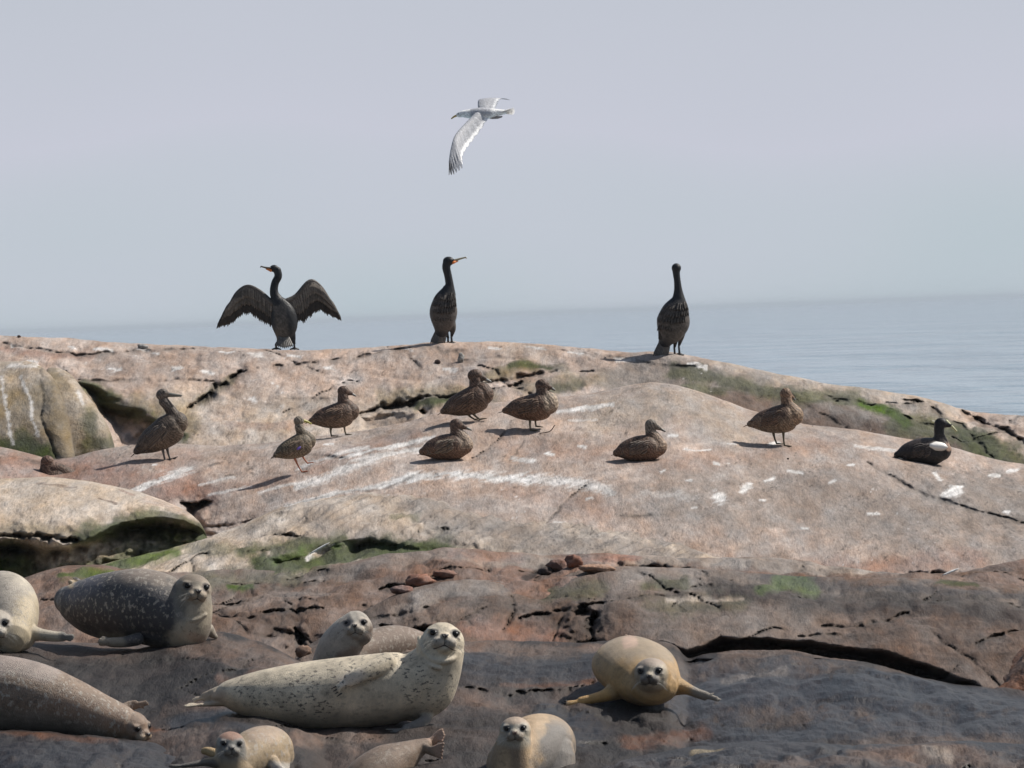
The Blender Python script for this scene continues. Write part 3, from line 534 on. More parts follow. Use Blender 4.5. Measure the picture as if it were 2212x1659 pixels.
def crom(P, sub):
    P = np.array(P, float); n = len(P)
    Q = np.concatenate([[2 * P[0] - P[1]], P, [2 * P[-1] - P[-2]]]); out = []
    for i in range(n - 1):
        p0, p1, p2, p3 = Q[i:i + 4]
        for t in np.linspace(0, 1, sub, endpoint=False):
            out.append(0.5 * ((2 * p1) + (-p0 + p2) * t + (2 * p0 - 5 * p1 + 4 * p2 - p3) * t * t + (-p0 + 3 * p1 - 3 * p2 + p3) * t ** 3))
    out.append(P[-1]); return np.array(out)
def tube(pts, ref='d', n=20, sub=6, round_ends=True):
    """pts (x, y, d, r_perp, r_ref): closed tube; r_ref is the radius along ref (d = depth, y = vertical)"""
    pts = [p if len(p) == 5 else (*p, p[3]) for p in pts]
    Q = crom(pts, sub); C = Q[:, :3]; Rn = np.maximum(Q[:, 3], .15); Rs = np.maximum(Q[:, 4], .15)
    T = np.gradient(C, axis=0); T /= np.linalg.norm(T, axis=1)[:, None] + 1e-9
    rf = np.array({'d': [0, 0, 1.0], 'y': [0, 1.0, 0], 'x': [1.0, 0, 0]}[ref])
    if round_ends:
        e0, e1 = [], []
        for a in (80, 55, 28):
            a = math.radians(a); k = math.cos(a); h = math.sin(a)
            e0.append((C[0] - T[0] * h * min(Rn[0], Rs[0]), T[0], Rn[0] * k, Rs[0] * k)); e1.append((C[-1] + T[-1] * h * min(Rn[-1], Rs[-1]), T[-1], Rn[-1] * k, Rs[-1] * k))
        e1 = e1[::-1]
        C = np.concatenate([[e[0] for e in e0], C, [e[0] for e in e1]]); T = np.concatenate([[e[1] for e in e0], T, [e[1] for e in e1]])
        Rn = np.concatenate([[e[2] for e in e0], Rn, [e[2] for e in e1]]); Rs = np.concatenate([[e[3] for e in e0], Rs, [e[3] for e in e1]])
    S = rf[None] - T * (T @ rf)[:, None]; S /= np.linalg.norm(S, axis=1)[:, None] + 1e-9
    N = np.cross(T, S)
    a = np.linspace(0, 2 * np.pi, n, endpoint=False)
    V = C[:, None] + N[:, None] * (np.cos(a)[None, :, None] * Rn[:, None, None]) + S[:, None] * (np.sin(a)[None, :, None] * Rs[:, None, None])
    m = len(C); V = V.reshape(-1, 3); Fc = []
    for i in range(m - 1):
        for j in range(n):
            Fc.append((i * n + j, i * n + (j + 1) % n, (i + 1) * n + (j + 1) % n, (i + 1) * n + j))
    V = np.concatenate([V, [C[0]], [C[-1]]]); c0, c1 = m * n, m * n + 1
    for j in range(n):
        Fc.append((c0, (j + 1) % n, j)); Fc.append((c1, (m - 1) * n + j, (m - 1) * n + (j + 1) % n))
    return V, Fc
def ball(c, r, B=None, nu=20, nv=12):
    r = np.array(r if hasattr(r, '__len__') else (r, r, r), float); V = []; Fc = []
    for i in range(1, nv):
        th = math.pi * i / nv
        for j in range(nu):
            ph = 2 * math.pi * j / nu; V.append((math.sin(th) * math.cos(ph), math.cos(th), math.sin(th) * math.sin(ph)))
    V += [(0, 1, 0), (0, -1, 0)]; t, b = len(V) - 2, len(V) - 1
    for i in range(nv - 2):
        for j in range(nu):
            Fc.append((i * nu + j, i * nu + (j + 1) % nu, (i + 1) * nu + (j + 1) % nu, (i + 1) * nu + j))
    for j in range(nu):
        Fc.append((t, (j + 1) % nu, j)); Fc.append((b, (nv - 2) * nu + j, (nv - 2) * nu + (j + 1) % nu))
    V = np.array(V) * r
    if B is not None: V = V @ np.array(B)
    return V + np.array(c, float), Fc
def blade(p0, p1, w, nrm=(0, 0, -1), th=0.6, bend=0.0, tip=0.55, n=7):
    "one feather: a thin lens along p0-p1, rounded tip"
    p0 = np.array(p0, float); p1 = np.array(p1, float); nrm = np.array(nrm, float)
    t = p1 - p0; L = np.linalg.norm(t); t = t / L; s = np.cross(t, nrm); s /= np.linalg.norm(s); nn = np.cross(s, t)
    V = []; Fc = []; E = []
    for i in range(n):
        u = i / (n - 1); ww = w * (0.35 + 0.65 * min(1, u * 3)) * (1 if u < tip else math.sqrt(max(0.02, 1 - ((u - tip) / (1 - tip)) ** 2)))
        c = p0 + t * L * u + s * bend * math.sin(math.pi * u)
        V += [c - s * ww, c + nn * th, c + s * ww, c - nn * th]; E += [1, 0, 1, 0.4]
    for i in range(n - 1):
        for j in range(4):
            Fc.append((i * 4 + j, i * 4 + (j + 1) % 4, (i + 1) * 4 + (j + 1) % 4, (i + 1) * 4 + j))
    Fc.append((3, 2, 1, 0)); m = (n - 1) * 4; Fc.append((m, m + 1, m + 2, m + 3))
    return np.array(V), Fc, np.array(E)

def build(name, frame, pieces, mat, parent, cols=None, smooth=True, label=None):
    "join closed pieces (V, F[, edge]) into one mesh without fusing them; cols: list of rgb or one rgb"
    V = []; Fc = []; C = []; o = 0
    for i, pc in enumerate(pieces):
        v, f = pc[0], pc[1]; V.append(v); Fc += [tuple(a + o for a in q) for q in f]; o += len(v)
        c = cols[i] if isinstance(cols, list) else cols
        if callable(c): C.append(c(v, pc[2] if len(pc) > 2 else None))
        else: C.append(np.tile(np.array(c if c is not None else (0.2, 0.2, 0.2), float), (len(v), 1)))
    o_ = mesh_obj(name, frame(np.concatenate(V)), Fc, mat, parent, smooth, cols=np.concatenate(C))
    if label: o_['label'] = label
    return o_
def fused(name, frame, pieces, mat, parent, voxel, colour, smooth=8, attrs=None):
    "one continuous body: the pieces are fused by a voxel remesh and smoothed; colour(local points, normals) -> rgb"
    V = []; Fc = []; o = 0
    for v, f in pieces:
        V.append(v); Fc += [tuple(a + o for a in q) for q in f]; o += len(v)
    V = np.concatenate(V)
    me = bpy.data.meshes.new(name); me.from_pydata(V.tolist(), [], Fc); me.update()
    ob = bpy.data.objects.new(name, me); col.objects.link(ob)
    md = ob.modifiers.new('r', 'REMESH'); md.mode = 'VOXEL'; md.voxel_size = voxel; md.adaptivity = 0
    sm = ob.modifiers.new('s', 'SMOOTH'); sm.factor = 0.6; sm.iterations = smooth
    dg = bpy.context.evaluated_depsgraph_get(); ev = ob.evaluated_get(dg); m2 = bpy.data.meshes.new_from_object(ev)
    bpy.data.objects.remove(ob); bpy.data.meshes.remove(me)
    L = np.empty(len(m2.vertices) * 3, np.float32); m2.vertices.foreach_get('co', L); L = L.reshape(-1, 3).astype(float)
    nr = np.empty(len(m2.vertices) * 3, np.float32); m2.vertices.foreach_get('normal', nr); nr = nr.reshape(-1, 3)
    r = colour(L, nr); at = {}
    if isinstance(r, tuple): r, at = r
    m2.vertices.foreach_set('co', frame(L).astype(np.float32).ravel()); m2.update()
    if frame.fl > 0 or True:
        # local axes are left-handed towards the world: turn the faces the right way out
        bm = bmesh.new(); bm.from_mesh(m2); bmesh.ops.recalc_face_normals(bm, faces=bm.faces); bm.to_mesh(m2); bm.free()
    m2.name = name; ob = bpy.data.objects.new(name, m2); col.objects.link(ob); ob.parent = parent
    m2.polygons.foreach_set('use_smooth', np.ones(len(m2.polygons), bool))
    set_col(m2, 'col', np.clip(r, 0.004, 0.95)); m2.materials.clear(); m2.materials.append(mat)
    for k in ('spot', 'fleck'):
        a = m2.attributes.new(k, 'FLOAT', 'POINT'); v = at.get(k, np.zeros(len(L))); a.data.foreach_set('value', np.asarray(v, np.float32) + np.zeros(len(L), np.float32))
    return ob
def root(name, loc, label, cat, group=None):
    e = bpy.data.objects.new(name, None); e.empty_display_size = 0.1; col.objects.link(e); e.location = loc
    tag(e, label, cat, group); return e
def keep(o, r):
    "parent without moving the mesh"
    o.parent = r; o.matrix_parent_inverse = Matrix.Translation(-Vector(r.location)); return o

# ------------------------------------------------------------------ animal materials
def fur_material():
    m, n, l, b = new_mat('seal_fur')
    tc = n.new('ShaderNodeTexCoord'); at = n.new('ShaderNodeAttribute'); at.attribute_name = 'col'
    sp = n.new('ShaderNodeAttribute'); sp.attribute_name = 'spot'; fl = n.new('ShaderNodeAttribute'); fl.attribute_name = 'fleck'
    def noise(scale, det, sc=(1, 1, 1), rot=0):
        mp = n.new('ShaderNodeMapping'); mp.inputs['Scale'].default_value = sc; mp.inputs['Rotation'].default_value = (0, rot, 0); l.new(tc.outputs['Object'], mp.inputs[0])
        t = n.new('ShaderNodeTexNoise'); t.inputs['Scale'].default_value = scale; t.inputs['Detail'].default_value = det; t.inputs['Roughness'].default_value = 0.6; l.new(mp.outputs[0], t.inputs['Vector']); return t
    def mr(src, a, b_, c, d):
        r = n.new('ShaderNodeMapRange'); r.inputs['From Min'].default_value = a; r.inputs['From Max'].default_value = b_; r.inputs['To Min'].default_value = c; r.inputs['To Max'].default_value = d; l.new(src, r.inputs['Value']); return r.outputs[0]
    def ma(op, a, bb):
        r = n.new('ShaderNodeMath'); r.operation = op
        for i, q in enumerate((a, bb)):
            if isinstance(q, float): r.inputs[i].default_value = q
            else: l.new(q, r.inputs[i])
        r.use_clamp = op == 'MULTIPLY'; return r.outputs[0]
    nA = noise(46, 3, (0.8, 1, 1.4), 0.4); nB = noise(37, 3, (1.2, 1, 0.85), 0.45); nC = noise(7, 4); nD = noise(170, 3, (1.6, 1, 0.5), 0.5)
    k = mr(nC.outputs['Fac'], 0.3, 0.7, 0.74, 1.2); k2 = mr(nD.outputs['Fac'], 0.3, 0.7, 0.88, 1.12)
    kk = n.new('ShaderNodeMath'); kk.operation = 'MULTIPLY'; l.new(k, kk.inputs[0]); l.new(k2, kk.inputs[1])
    vm = n.new('ShaderNodeVectorMath'); vm.operation = 'SCALE'; l.new(at.outputs['Color'], vm.inputs[0]); l.new(kk.outputs[0], vm.inputs['Scale'])
    f1 = ma('MULTIPLY', mr(nB.outputs['Fac'], 0.54, 0.64, 0.0, 1.0), fl.outputs['Fac'])
    mx = n.new('ShaderNodeMix'); mx.data_type = 'RGBA'; l.new(f1, mx.inputs[0]); l.new(vm.outputs[0], mx.inputs[6]); mx.inputs[7].default_value = (0.42, 0.37, 0.31, 1)
    f2 = ma('MULTIPLY', mr(nA.outputs['Fac'], 0.56, 0.63, 0.0, 0.9), sp.outputs['Fac'])
    mx2 = n.new('ShaderNodeMix'); mx2.data_type = 'RGBA'; l.new(f2, mx2.inputs[0]); l.new(mx.outputs[2], mx2.inputs[6]); mx2.inputs[7].default_value = (0.10, 0.088, 0.075, 1)
    l.new(mx2.outputs[2], b.inputs['Base Color']); b.inputs['Roughness'].default_value = 0.48; b.inputs['Specular IOR Level'].default_value = 0.4
    b.inputs['Sheen Weight'].default_value = 0.08; b.inputs['Sheen Roughness'].default_value = 0.4
    bp = n.new('ShaderNodeBump'); bp.inputs['Distance'].default_value = 0.007; bp.inputs['Strength'].default_value = 0.7; l.new(nD.outputs['Fac'], bp.inputs['Height'])
    bp2 = n.new('ShaderNodeBump'); bp2.inputs['Distance'].default_value = 0.006; bp2.inputs['Strength'].default_value = 0.2; l.new(nB.outputs['Fac'], bp2.inputs['Height']); l.new(bp.outputs[0], bp2.inputs['Normal'])
    l.new(bp2.outputs[0], b.inputs['Normal']); return m
FUR = fur_material()
def plumage(name, bars, rough=0.6, scale=15):
    m, n, l, b = new_mat(name)
    tc = n.new('ShaderNodeTexCoord'); at = n.new('ShaderNodeAttribute'); at.attribute_name = 'col'
    wv = n.new('ShaderNodeTexWave'); wv.inputs['Scale'].default_value = scale; wv.inputs['Distortion'].default_value = 14.0; wv.inputs['Detail'].default_value = 2.5; wv.inputs['Detail Scale'].default_value = 0.9
    mp = n.new('ShaderNodeMapping'); mp.inputs['Rotation'].default_value = (0, 0.7, 0.2); l.new(tc.outputs['Object'], mp.inputs[0]); l.new(mp.outputs[0], wv.inputs['Vector'])
    ns = n.new('ShaderNodeTexNoise'); ns.inputs['Scale'].default_value = 60; ns.inputs['Detail'].default_value = 3; l.new(tc.outputs['Object'], ns.inputs['Vector'])
    r = n.new('ShaderNodeMapRange'); r.inputs['To Min'].default_value = 1 - bars; r.inputs['To Max'].default_value = 1 + bars; l.new(wv.outputs['Fac'], r.inputs['Value'])
    r2 = n.new('ShaderNodeMapRange'); r2.inputs['From Min'].default_value = 0.3; r2.inputs['From Max'].default_value = 0.7; r2.inputs['To Min'].default_value = 0.75; r2.inputs['To Max'].default_value = 1.25; l.new(ns.outputs['Fac'], r2.inputs['Value'])
    mu = n.new('ShaderNodeMath'); mu.operation = 'MULTIPLY'; l.new(r.outputs[0], mu.inputs[0]); l.new(r2.outputs[0], mu.inputs[1])
    vm = n.new('ShaderNodeVectorMath'); vm.operation = 'SCALE'; l.new(at.outputs['Color'], vm.inputs[0]); l.new(mu.outputs[0], vm.inputs['Scale'])
    l.new(vm.outputs[0], b.inputs['Base Color']); b.inputs['Roughness'].default_value = rough; b.inputs['Specular IOR Level'].default_value = 0.3
    bp = n.new('ShaderNodeBump'); bp.inputs['Distance'].default_value = 0.004; bp.inputs['Strength'].default_value = 0.5; l.new(mu.outputs[0], bp.inputs['Height']); l.new(bp.outputs[0], b.inputs['Normal'])
    return m
BARRED = plumage('barred_plumage', 0.3); SLEEK = plumage('sleek_plumage', 0.12, 0.5); FEATHER = plumage('wing_feather', 0.06, 0.55)
EYE = plain('wet_dark_eye', (0.006, 0.005, 0.005), 0.22, 0.3); HORN = plain('dark_horn', (0.03, 0.028, 0.028), 0.45)
WHISK = plain('whisker', (0.55, 0.52, 0.46), 0.5); MOUTH = plain('mouth_line', (0.03, 0.022, 0.02), 0.6)

# ------------------------------------------------------------------ seals
def rot_head(yaw, pitch, roll=0):
    "rows: right, up, forward in local axes (x right, y down, d away)"
    y, p, r = map(math.radians, (yaw, pitch, roll))
    f = np.array([math.sin(y) * math.cos(p), -math.sin(p), -math.cos(y) * math.cos(p)])
    rt = np.array([math.cos(y), 0, math.sin(y)]); up = np.cross(f, rt); up = up if up[1] < 0 else -up
    rt2 = rt * math.cos(r) + up * math.sin(r); up2 = up * math.cos(r) - rt * math.sin(r)
    return np.array([rt2, up2, f])
def seal_head(c, R, B, slim=1.0):
    def H(p): return np.array(c, float) + R * (np.array(p, float) @ B)
    def e(p, r): return ball(H(p), np.array(r) * R, B)
    return [e((0, 0.02, -0.15), (0.98, 0.86, 1.05)), e((0, 0.22, 0.12), (0.72, 0.58, 0.72)), e((0, -0.16, 0.45), (0.62 * slim, 0.50, 0.62)), e((0.24, -0.27, 0.82), (0.31, 0.27, 0.34)), e((-0.24, -0.27, 0.82), (0.31, 0.27, 0.34)),
            e((0, -0.52, 0.55), (0.36, 0.24, 0.46)), e((0, -0.01, 0.78), (0.22, 0.17, 0.42)), e((0.50, 0.345, 0.55), (0.25, 0.12, 0.22)), e((-0.50, 0.345, 0.55), (0.25, 0.12, 0.22)), e((0.52, 0.04, 0.52), (0.24, 0.10, 0.2)), e((-0.52, 0.04, 0.52), (0.24, 0.10, 0.2)), e((0, -0.35, -0.2), (0.92, 0.7, 0.9))]
def capmask(X, Y, poly, w):
    d, _ = pdist(X, Y, poly); return ss(1.25, 0.45, d / w)
def make_seal(label, pieces, head, D0, cx, cy, stains, base, spot=(), fleck=(), voxel=2.1, face=None, lit=None, name='harbor_seal', whiskers=True, slim=1.0, extra=None):
    "pieces use absolute picture positions; head = (x, y, d, R, yaw, pitch, roll) or None"
    fr = Frame(cx, cy, D0)
    off = np.array([cx, cy, 0.0])
    pcs = [(v - off, f) for v, f in pieces]
    if head is not None:
        hx, hy, hd, R, yaw, pit, rol = head; c = np.array([hx - cx, hy - cy, hd]); B = rot_head(yaw, pit, rol); pcs += seal_head(c, R, B, slim)
    fc = dict(socket=(0.10, 0.095, 0.09), ring=(0.5, 0.47, 0.42), muzzle=base, nose=(0.05, 0.045, 0.045), cap=None, cheek=None); fc.update(face or {})
    def colour(L, N):
        X = L[:, 0] + cx; Y = L[:, 1] + cy
        n3 = fbm(L, 0.045, 4, 5, 0.6)
        C = np.tile(np.array(base, float), (len(L), 1)); C *= (1 + 0.2 * n3 + 0.10 * fbm(L, 0.14, 3, 15))[:, None]; C *= (1 - 0.30 * ss(0.05, 0.45, fbm(L * [0.7, 1, 1], 0.11, 4, 25, 0.7)))[:, None]
        for st in stains:
            poly, w, a, rgb = st[:4]
            mk = capmask(X + n3 * w * 0.5, Y + n3 * w * 0.35, poly, w) * a
            if len(st) > 4:      # (.., 'lo', d) only where the depth is below d
                mk = mk * ss(st[4] + 8, st[4] - 8, L[:, 2])
            C = C * (1 - mk[:, None]) + np.array(rgb) * mk[:, None]
        S = np.zeros(len(L)); Fk = np.zeros(len(L))
        for poly, w, a in spot: S = np.maximum(S, capmask(X, Y, poly, w) * a)
        for poly, w, a in fleck: Fk = np.maximum(Fk, capmask(X, Y, poly, w) * a)
        if head is not None:
            h = ((L - c) @ B.T) / R; hn = fbm(L, 0.25, 3, 9)
            near = ss(-0.1, 0.3, h[:, 2]) * ss(1.7, 1.3, np.linalg.norm(h, axis=1))
            if fc['cheek'] is not None: C = C + (np.array(fc['cheek']) - C) * (ss(-0.3, 0.5, h[:, 2]) * ss(1.5, 1.0, np.linalg.norm(h, axis=1)) * 0.9)[:, None]
            if fc['cap'] is not None: C = C + (np.array(fc['cap']) - C) * (ss(0.36, 0.52, h[:, 1] + 0.1 * hn - 0.12 * np.abs(h[:, 0]) ) * ss(1.6, 1.3, np.linalg.norm(h, axis=1)) * 0.9)[:, None]
            for sx in (-1, 1):
                de = np.sqrt(((h[:, 0] - sx * 0.47) / 1.0) ** 2 + ((h[:, 1] - 0.20)) ** 2)
                m1 = ss(0.46, 0.28, de + 0.05 * hn) * near * 0.22; C = C + (np.array(fc['ring']) - C) * m1[:, None]
                m2 = ss(0.29, 0.17, de + 0.04 * hn) * near * 0.9; C = C + (np.array(fc['socket']) - C) * m2[:, None]
                # tear stain running down from the inner corner
                m3 = ss(0.10, 0.03, np.abs(h[:, 0] - sx * (0.36 + 0.25 * (h[:, 1] - 0.1)))) * ss(-0.25, 0.0, h[:, 1]) * ss(0.2, 0.05, h[:, 1]) * near * 0.35; C = C + (np.array(fc['socket']) - C) * m3[:, None]
                de = np.sqrt(((h[:, 0] - sx * 0.30) / 1.25) ** 2 + ((h[:, 1] + 0.30)) ** 2)
                m4 = ss(0.36, 0.2, de) * ss(0.6, 0.8, h[:, 2]) * near; C = C + (np.array(fc['muzzle']) - C) * m4[:, None] * 0.75
            m5 = ss(0.045, 0.015, np.abs(h[:, 0])) * ss(-0.50, -0.4, h[:, 1]) * ss(0.0, -0.1, h[:, 1]) * near * 0.85
            C = C * (1 - m5[:, None]) + np.array((0.05, 0.04, 0.035)) * m5[:, None]
            # whisker dots
            q = vnoise(np.stack([h[:, 0] * 14, h[:, 1] * 16, 0 * h[:, 0]], -1), 1, 3)
            md = ss(0.45, 0.7, q) * ss(0.55, 0.7, h[:, 2]) * ss(-0.1, -0.2, h[:, 1]) * ss(-0.5, -0.4, h[:, 1]) * near * 0.6
            C = C * (1 - md[:, None]) + np.array((0.07, 0.06, 0.05)) * md[:, None]
            # crown streaks
            ms = ss(0.1, 0.5, vnoise(np.stack([h[:, 0] * 5, h[:, 1] * 2, h[:, 2]], -1), 1.4, 4)) * ss(0.35, 0.6, h[:, 1]) * ss(1.5, 1.2, np.linalg.norm(h, axis=1)) * 0.25
            C = C * (1 - ms[:, None]) + np.array((0.16, 0.12, 0.10)) * ms[:, None]
            S *= 1 - near * 0.9; Fk *= 1 - near * 0.8
        return C, {'spot': S, 'fleck': Fk}
    low = max(p[:, 1].max() for p, f in pcs)
    rt = root(name, W(cx, cy + low * 0.7, D0), label, 'seal', 'harbor seals resting on the wet rocks')
    b = fused('body', fr, pcs, FUR, None, voxel, colour, smooth=7); keep(b, rt)
    if head is not None:
        H = lambda p: c + R * (np.array(p, float) @ B)
        for sx in (-1, 1):
            keep(build('eye', fr, [ball(H((sx * 0.47, 0.20, 0.715)), np.array((0.175, 0.14, 0.12)) * R, B, 16, 10)], EYE, None), rt)
        keep(build('nose', fr, [ball(H((0, -0.03, 1.155)), np.array((0.13, 0.085, 0.07)) * R, B, 14, 8)] + [tube([(*H((s * 0.13, 0.02, 1.165)), R * 0.035), (*H((s * 0.07, -0.06, 1.205)), R * 0.045), (*H((s * 0.03, -0.13, 1.19)), R * 0.03)], n=8, sub=3) for s in (-1, 1)], plain_nose(fc['nose']), None), rt)
        keep(build('mouth', fr, [tube([(*H((s * 0.56, -0.50, 0.56)), R * 0.012), (*H((s * 0.40, -0.53, 0.76)), R * 0.024), (*H((s * 0.20, -0.49, 0.97)), R * 0.028), (*H((0, -0.42, 1.01)), R * 0.03)], n=8, sub=4) for s in (-1, 1)], MOUTH, None), rt)
        if whiskers:
            rr = random.Random(int(hx))
            for s in (-1, 1):
                wk = []
                for k in range(7):
                    a = rr.uniform(-0.42, -0.16); p0 = H((s * rr.uniform(0.28, 0.46), a, 0.98)); p2 = H((s * rr.uniform(0.85, 1.15), a - rr.uniform(0.25, 0.65), 1.1)); pm = (p0 + p2) / 2 + R * 0.06 * (np.array([0, 1, 0]) @ B)
                    wk.append(tube([(*p0, 0.22), (*pm, 0.2), (*p2, 0.16)], n=5, sub=3, round_ends=False))
                keep(build('whiskers', fr, wk, WHISK, None), rt)
    for nm, pc, mt, cl in (extra or []): keep(build(nm, fr, [(v - off, f) for v, f in pc], mt, None, cols=cl), rt)
    return rt
_nose = {}
def plain_nose(rgb):
    k = tuple(rgb)
    if k not in _nose: _nose[k] = plain('nose_skin', k, 0.35)
    return _nose[k]
def paddle(pts, tips, ref='d', tr=2.2):
    "flipper: flattened limb with five toes; tips = end points of the toes"
    out = [tube(pts, ref=ref, n=16, sub=5)]
    b = pts[-1]
    for t in tips:
        out.append(tube([(b[0], b[1], b[2], b[3] * 0.5, b[4]), (b[0] * .45 + t[0] * .55, b[1] * .45 + t[1] * .55, b[2] * .45 + t[2] * .55, tr * 1.25, b[4] * .8), (*t, tr * 0.7, b[4] * .55)], ref=ref, n=10, sub=4))
    return out

CREAM = (0.67, 0.575, 0.43)
# ---- big cream seal, lying on its side
D5 = ground_at(760, 1566)
g5 = min(260, max(0, (ground_at(540, 1560) - D5) / (D5 / F) * 1.15))
pc = [tube([(470, 1503, g5, 16, 20), (495, 1500, g5 * .9, 32, 34), (556, 1503, g5 * .7, 54, 58), (650, 1503, 0, 72, 72), (744, 1497, -3, 78, 78), (837, 1487, -6, 78, 78), (900, 1470, -10, 68, 70), (938, 1430, -16, 52, 58), (955, 1388, -22, 46, 50)], n=36, sub=7),
      tube([(900, 1500, -8, 60, 60), (925, 1480, -12, 62, 60), (945, 1450, -14, 52, 55), (962, 1410, -18, 42, 50)], n=30)]
pc += paddle([(490, 1492, g5, 17, 16), (462, 1499, g5, 13, 8), (440, 1507, g5, 11, 5)], [(418, 1516, g5), (415, 1511, g5 + 4), (421, 1506, g5 + 6)]) + paddle([(486, 1515, g5 - 4, 11, 14), (455, 1520, g5 - 8, 6, 9), (430, 1522, g5 - 12, 4, 9)], [(398, 1523, g5 - 12), (402, 1526, g5 - 18), (408, 1519, g5 - 8)])
pc += [tube([(907, 1376, -30, 6), (913, 1399, -52, 7), (930, 1417, -66, 7), (952, 1424, -72, 7), (974, 1421, -66, 6.5), (990, 1410, -42, 5)], n=12, sub=5), tube([(904, 1392, -34, 5), (912, 1414, -56, 6), (930, 1432, -70, 6), (952, 1438, -75, 5)], n=12, sub=5)]
pc += [tube([(838, 1430, -52, 26, 22), (808, 1440, -82, 19, 13), (780, 1452, -96, 17, 9), (754, 1464, -100, 16, 6)], n=20)]
pc += [tube([(757, 1460 + k * 2, -100, 6, 5), (736, 1471 + k * 3.2, -100 - k * 2, 3.8, 4), (726 + k * 4, 1477 + k * 5.0, -100 - k * 1.5, 2.4, 2.8)], n=10, sub=4) for k in range(4)]
pc += [tube([(922, 1540, -34, 16, 14), (918, 1552, -58, 13, 9), (898, 1563, -72, 13, 5), (876, 1570, -78, 11, 3.5)], n=18)] + [tube([(888, 1567, -75, 6, 4), (862, 1570 + k * 2.5, -80 - 5 * k, 3.6, 3), (836 + k * 9, 1569 + k * 5, -84 - 6 * k, 2.2, 2)], n=10, sub=4) for k in range(4)]
cl = [tube([(729 + k * 4, 1475 + k * 5.0, -104 - k, 1.7), (720 + k * 4, 1480 + k * 5.4, -104 - k, 0.9)], n=6, sub=3) for k in range(4)]
s5 = make_seal('largest cream seal with small dark spots, lying on its side in the middle', pc, (957, 1386, -26, 49, 6, 20, -4), D5, 744, 1500,
     [([(480, 1515), (520, 1540), (640, 1560)], 26, 0.5, (0.50, 0.36, 0.22)), ([(470, 1505), (440, 1510)], 22, 0.7, (0.42, 0.33, 0.25)), ([(620, 1555), (800, 1562), (900, 1545)], 34, 0.55, (0.34, 0.30, 0.24)),
      ([(780, 1450), (745, 1465)], 14, 0.6, (0.66, 0.58, 0.50), -60), ([(930, 1440), (985, 1460)], 34, 0.35, (0.38, 0.36, 0.31)), ([(920, 1556), (860, 1575)], 22, 0.9, (0.12, 0.12, 0.12), -40)], CREAM,
     spot=[([(530, 1490), (700, 1520), (640, 1480), (800, 1440)], 34, 1.0), ([(850, 1420), (960, 1470), (900, 1480)], 40, 1.0), ([(900, 1500), (960, 1520)], 30, 0.8)], face=dict(muzzle=(0.40, 0.36, 0.31), socket=(0.13, 0.12, 0.11), ring=(0.62, 0.56, 0.48)), extra=[('claws', cl, HORN, None)])
# ---- seal behind the big one
D4 = ground_at(735, 1438)
pc = [tube([(700, 1460, 30, 30, 40), (712, 1430, 20, 38, 44), (732, 1398, 8, 44, 46), (752, 1370, -4, 40, 44), (768, 1352, -10, 34, 38)], n=30), tube([(745, 1425, 20, 45, 45), (800, 1410, 70, 46, 46), (860, 1402, 120, 44, 44), (930, 1415, 170, 30, 34)], n=30)]
make_seal('pale-headed seal with mottled brown back, partly hidden behind the largest cream seal', pc, (770, 1357, -14, 37, -3, 14, 3), D4, 760, 1400,
     [([(832, 1400), (940, 1400)], 62, 0.98, (0.19, 0.135, 0.10)), ([(740, 1420), (765, 1410)], 16, 0.6, (0.30, 0.19, 0.14))], (0.47, 0.425, 0.36), fleck=[([(815, 1395), (940, 1400)], 44, 0.6)],
     face=dict(muzzle=(0.42, 0.36, 0.28), ring=(0.55, 0.42, 0.32), socket=(0.09, 0.08, 0.08)))
# ---- dark seal at left
D2 = ground_at(330, 1396)
pc = [tube([(140, 1306, 150, 34, 40), (160, 1310, 130, 50, 52), (196, 1314, 105, 66, 66), (250, 1314, 65, 78, 76), (311, 1312, 25, 82, 78), (360, 1322, -5, 74, 74), (400, 1345, -25, 58, 62)], n=36, sub=7),
      tube([(372, 1360, -15, 44, 44), (398, 1350, -30, 58, 52), (412, 1320, -34, 50, 48), (416, 1285, -34, 43, 46)], n=30), tube([(300, 1352, 20, 40, 50), (360, 1362, -10, 38, 52), (410, 1362, -25, 34, 40)], n=24)]
pc += paddle([(300, 1378, -50, 14, 16), (272, 1383, -66, 12, 12), (245, 1383, -72, 11, 10)], [(222, 1388, -76), (219, 1382, -78), (221, 1376, -76), (228, 1371, -74)], tr=4)
pc += [tube([(382, 1290, -48, 5), (394, 1312, -68, 6), (416, 1322, -75, 6), (440, 1314, -69, 5), (454, 1298, -52, 4)], n=12, sub=5), tube([(376, 1305, -48, 4), (392, 1328, -71, 5), (420, 1336, -79, 5), (448, 1324, -67, 4)], n=12, sub=5)]
pc += [tube([(450, 1360, 0, 14, 18), (461, 1372, 4, 8, 12), (466, 1376, 2, 5, 8)], n=14), tube([(160, 1290, 190, 10, 12), (142, 1274, 200, 8, 8), (133, 1266, 200, 5, 4)], n=12), tube([(165, 1285, 190, 10, 12), (150, 1266, 205, 7, 7), (142, 1260, 206, 4, 4)], n=12)]
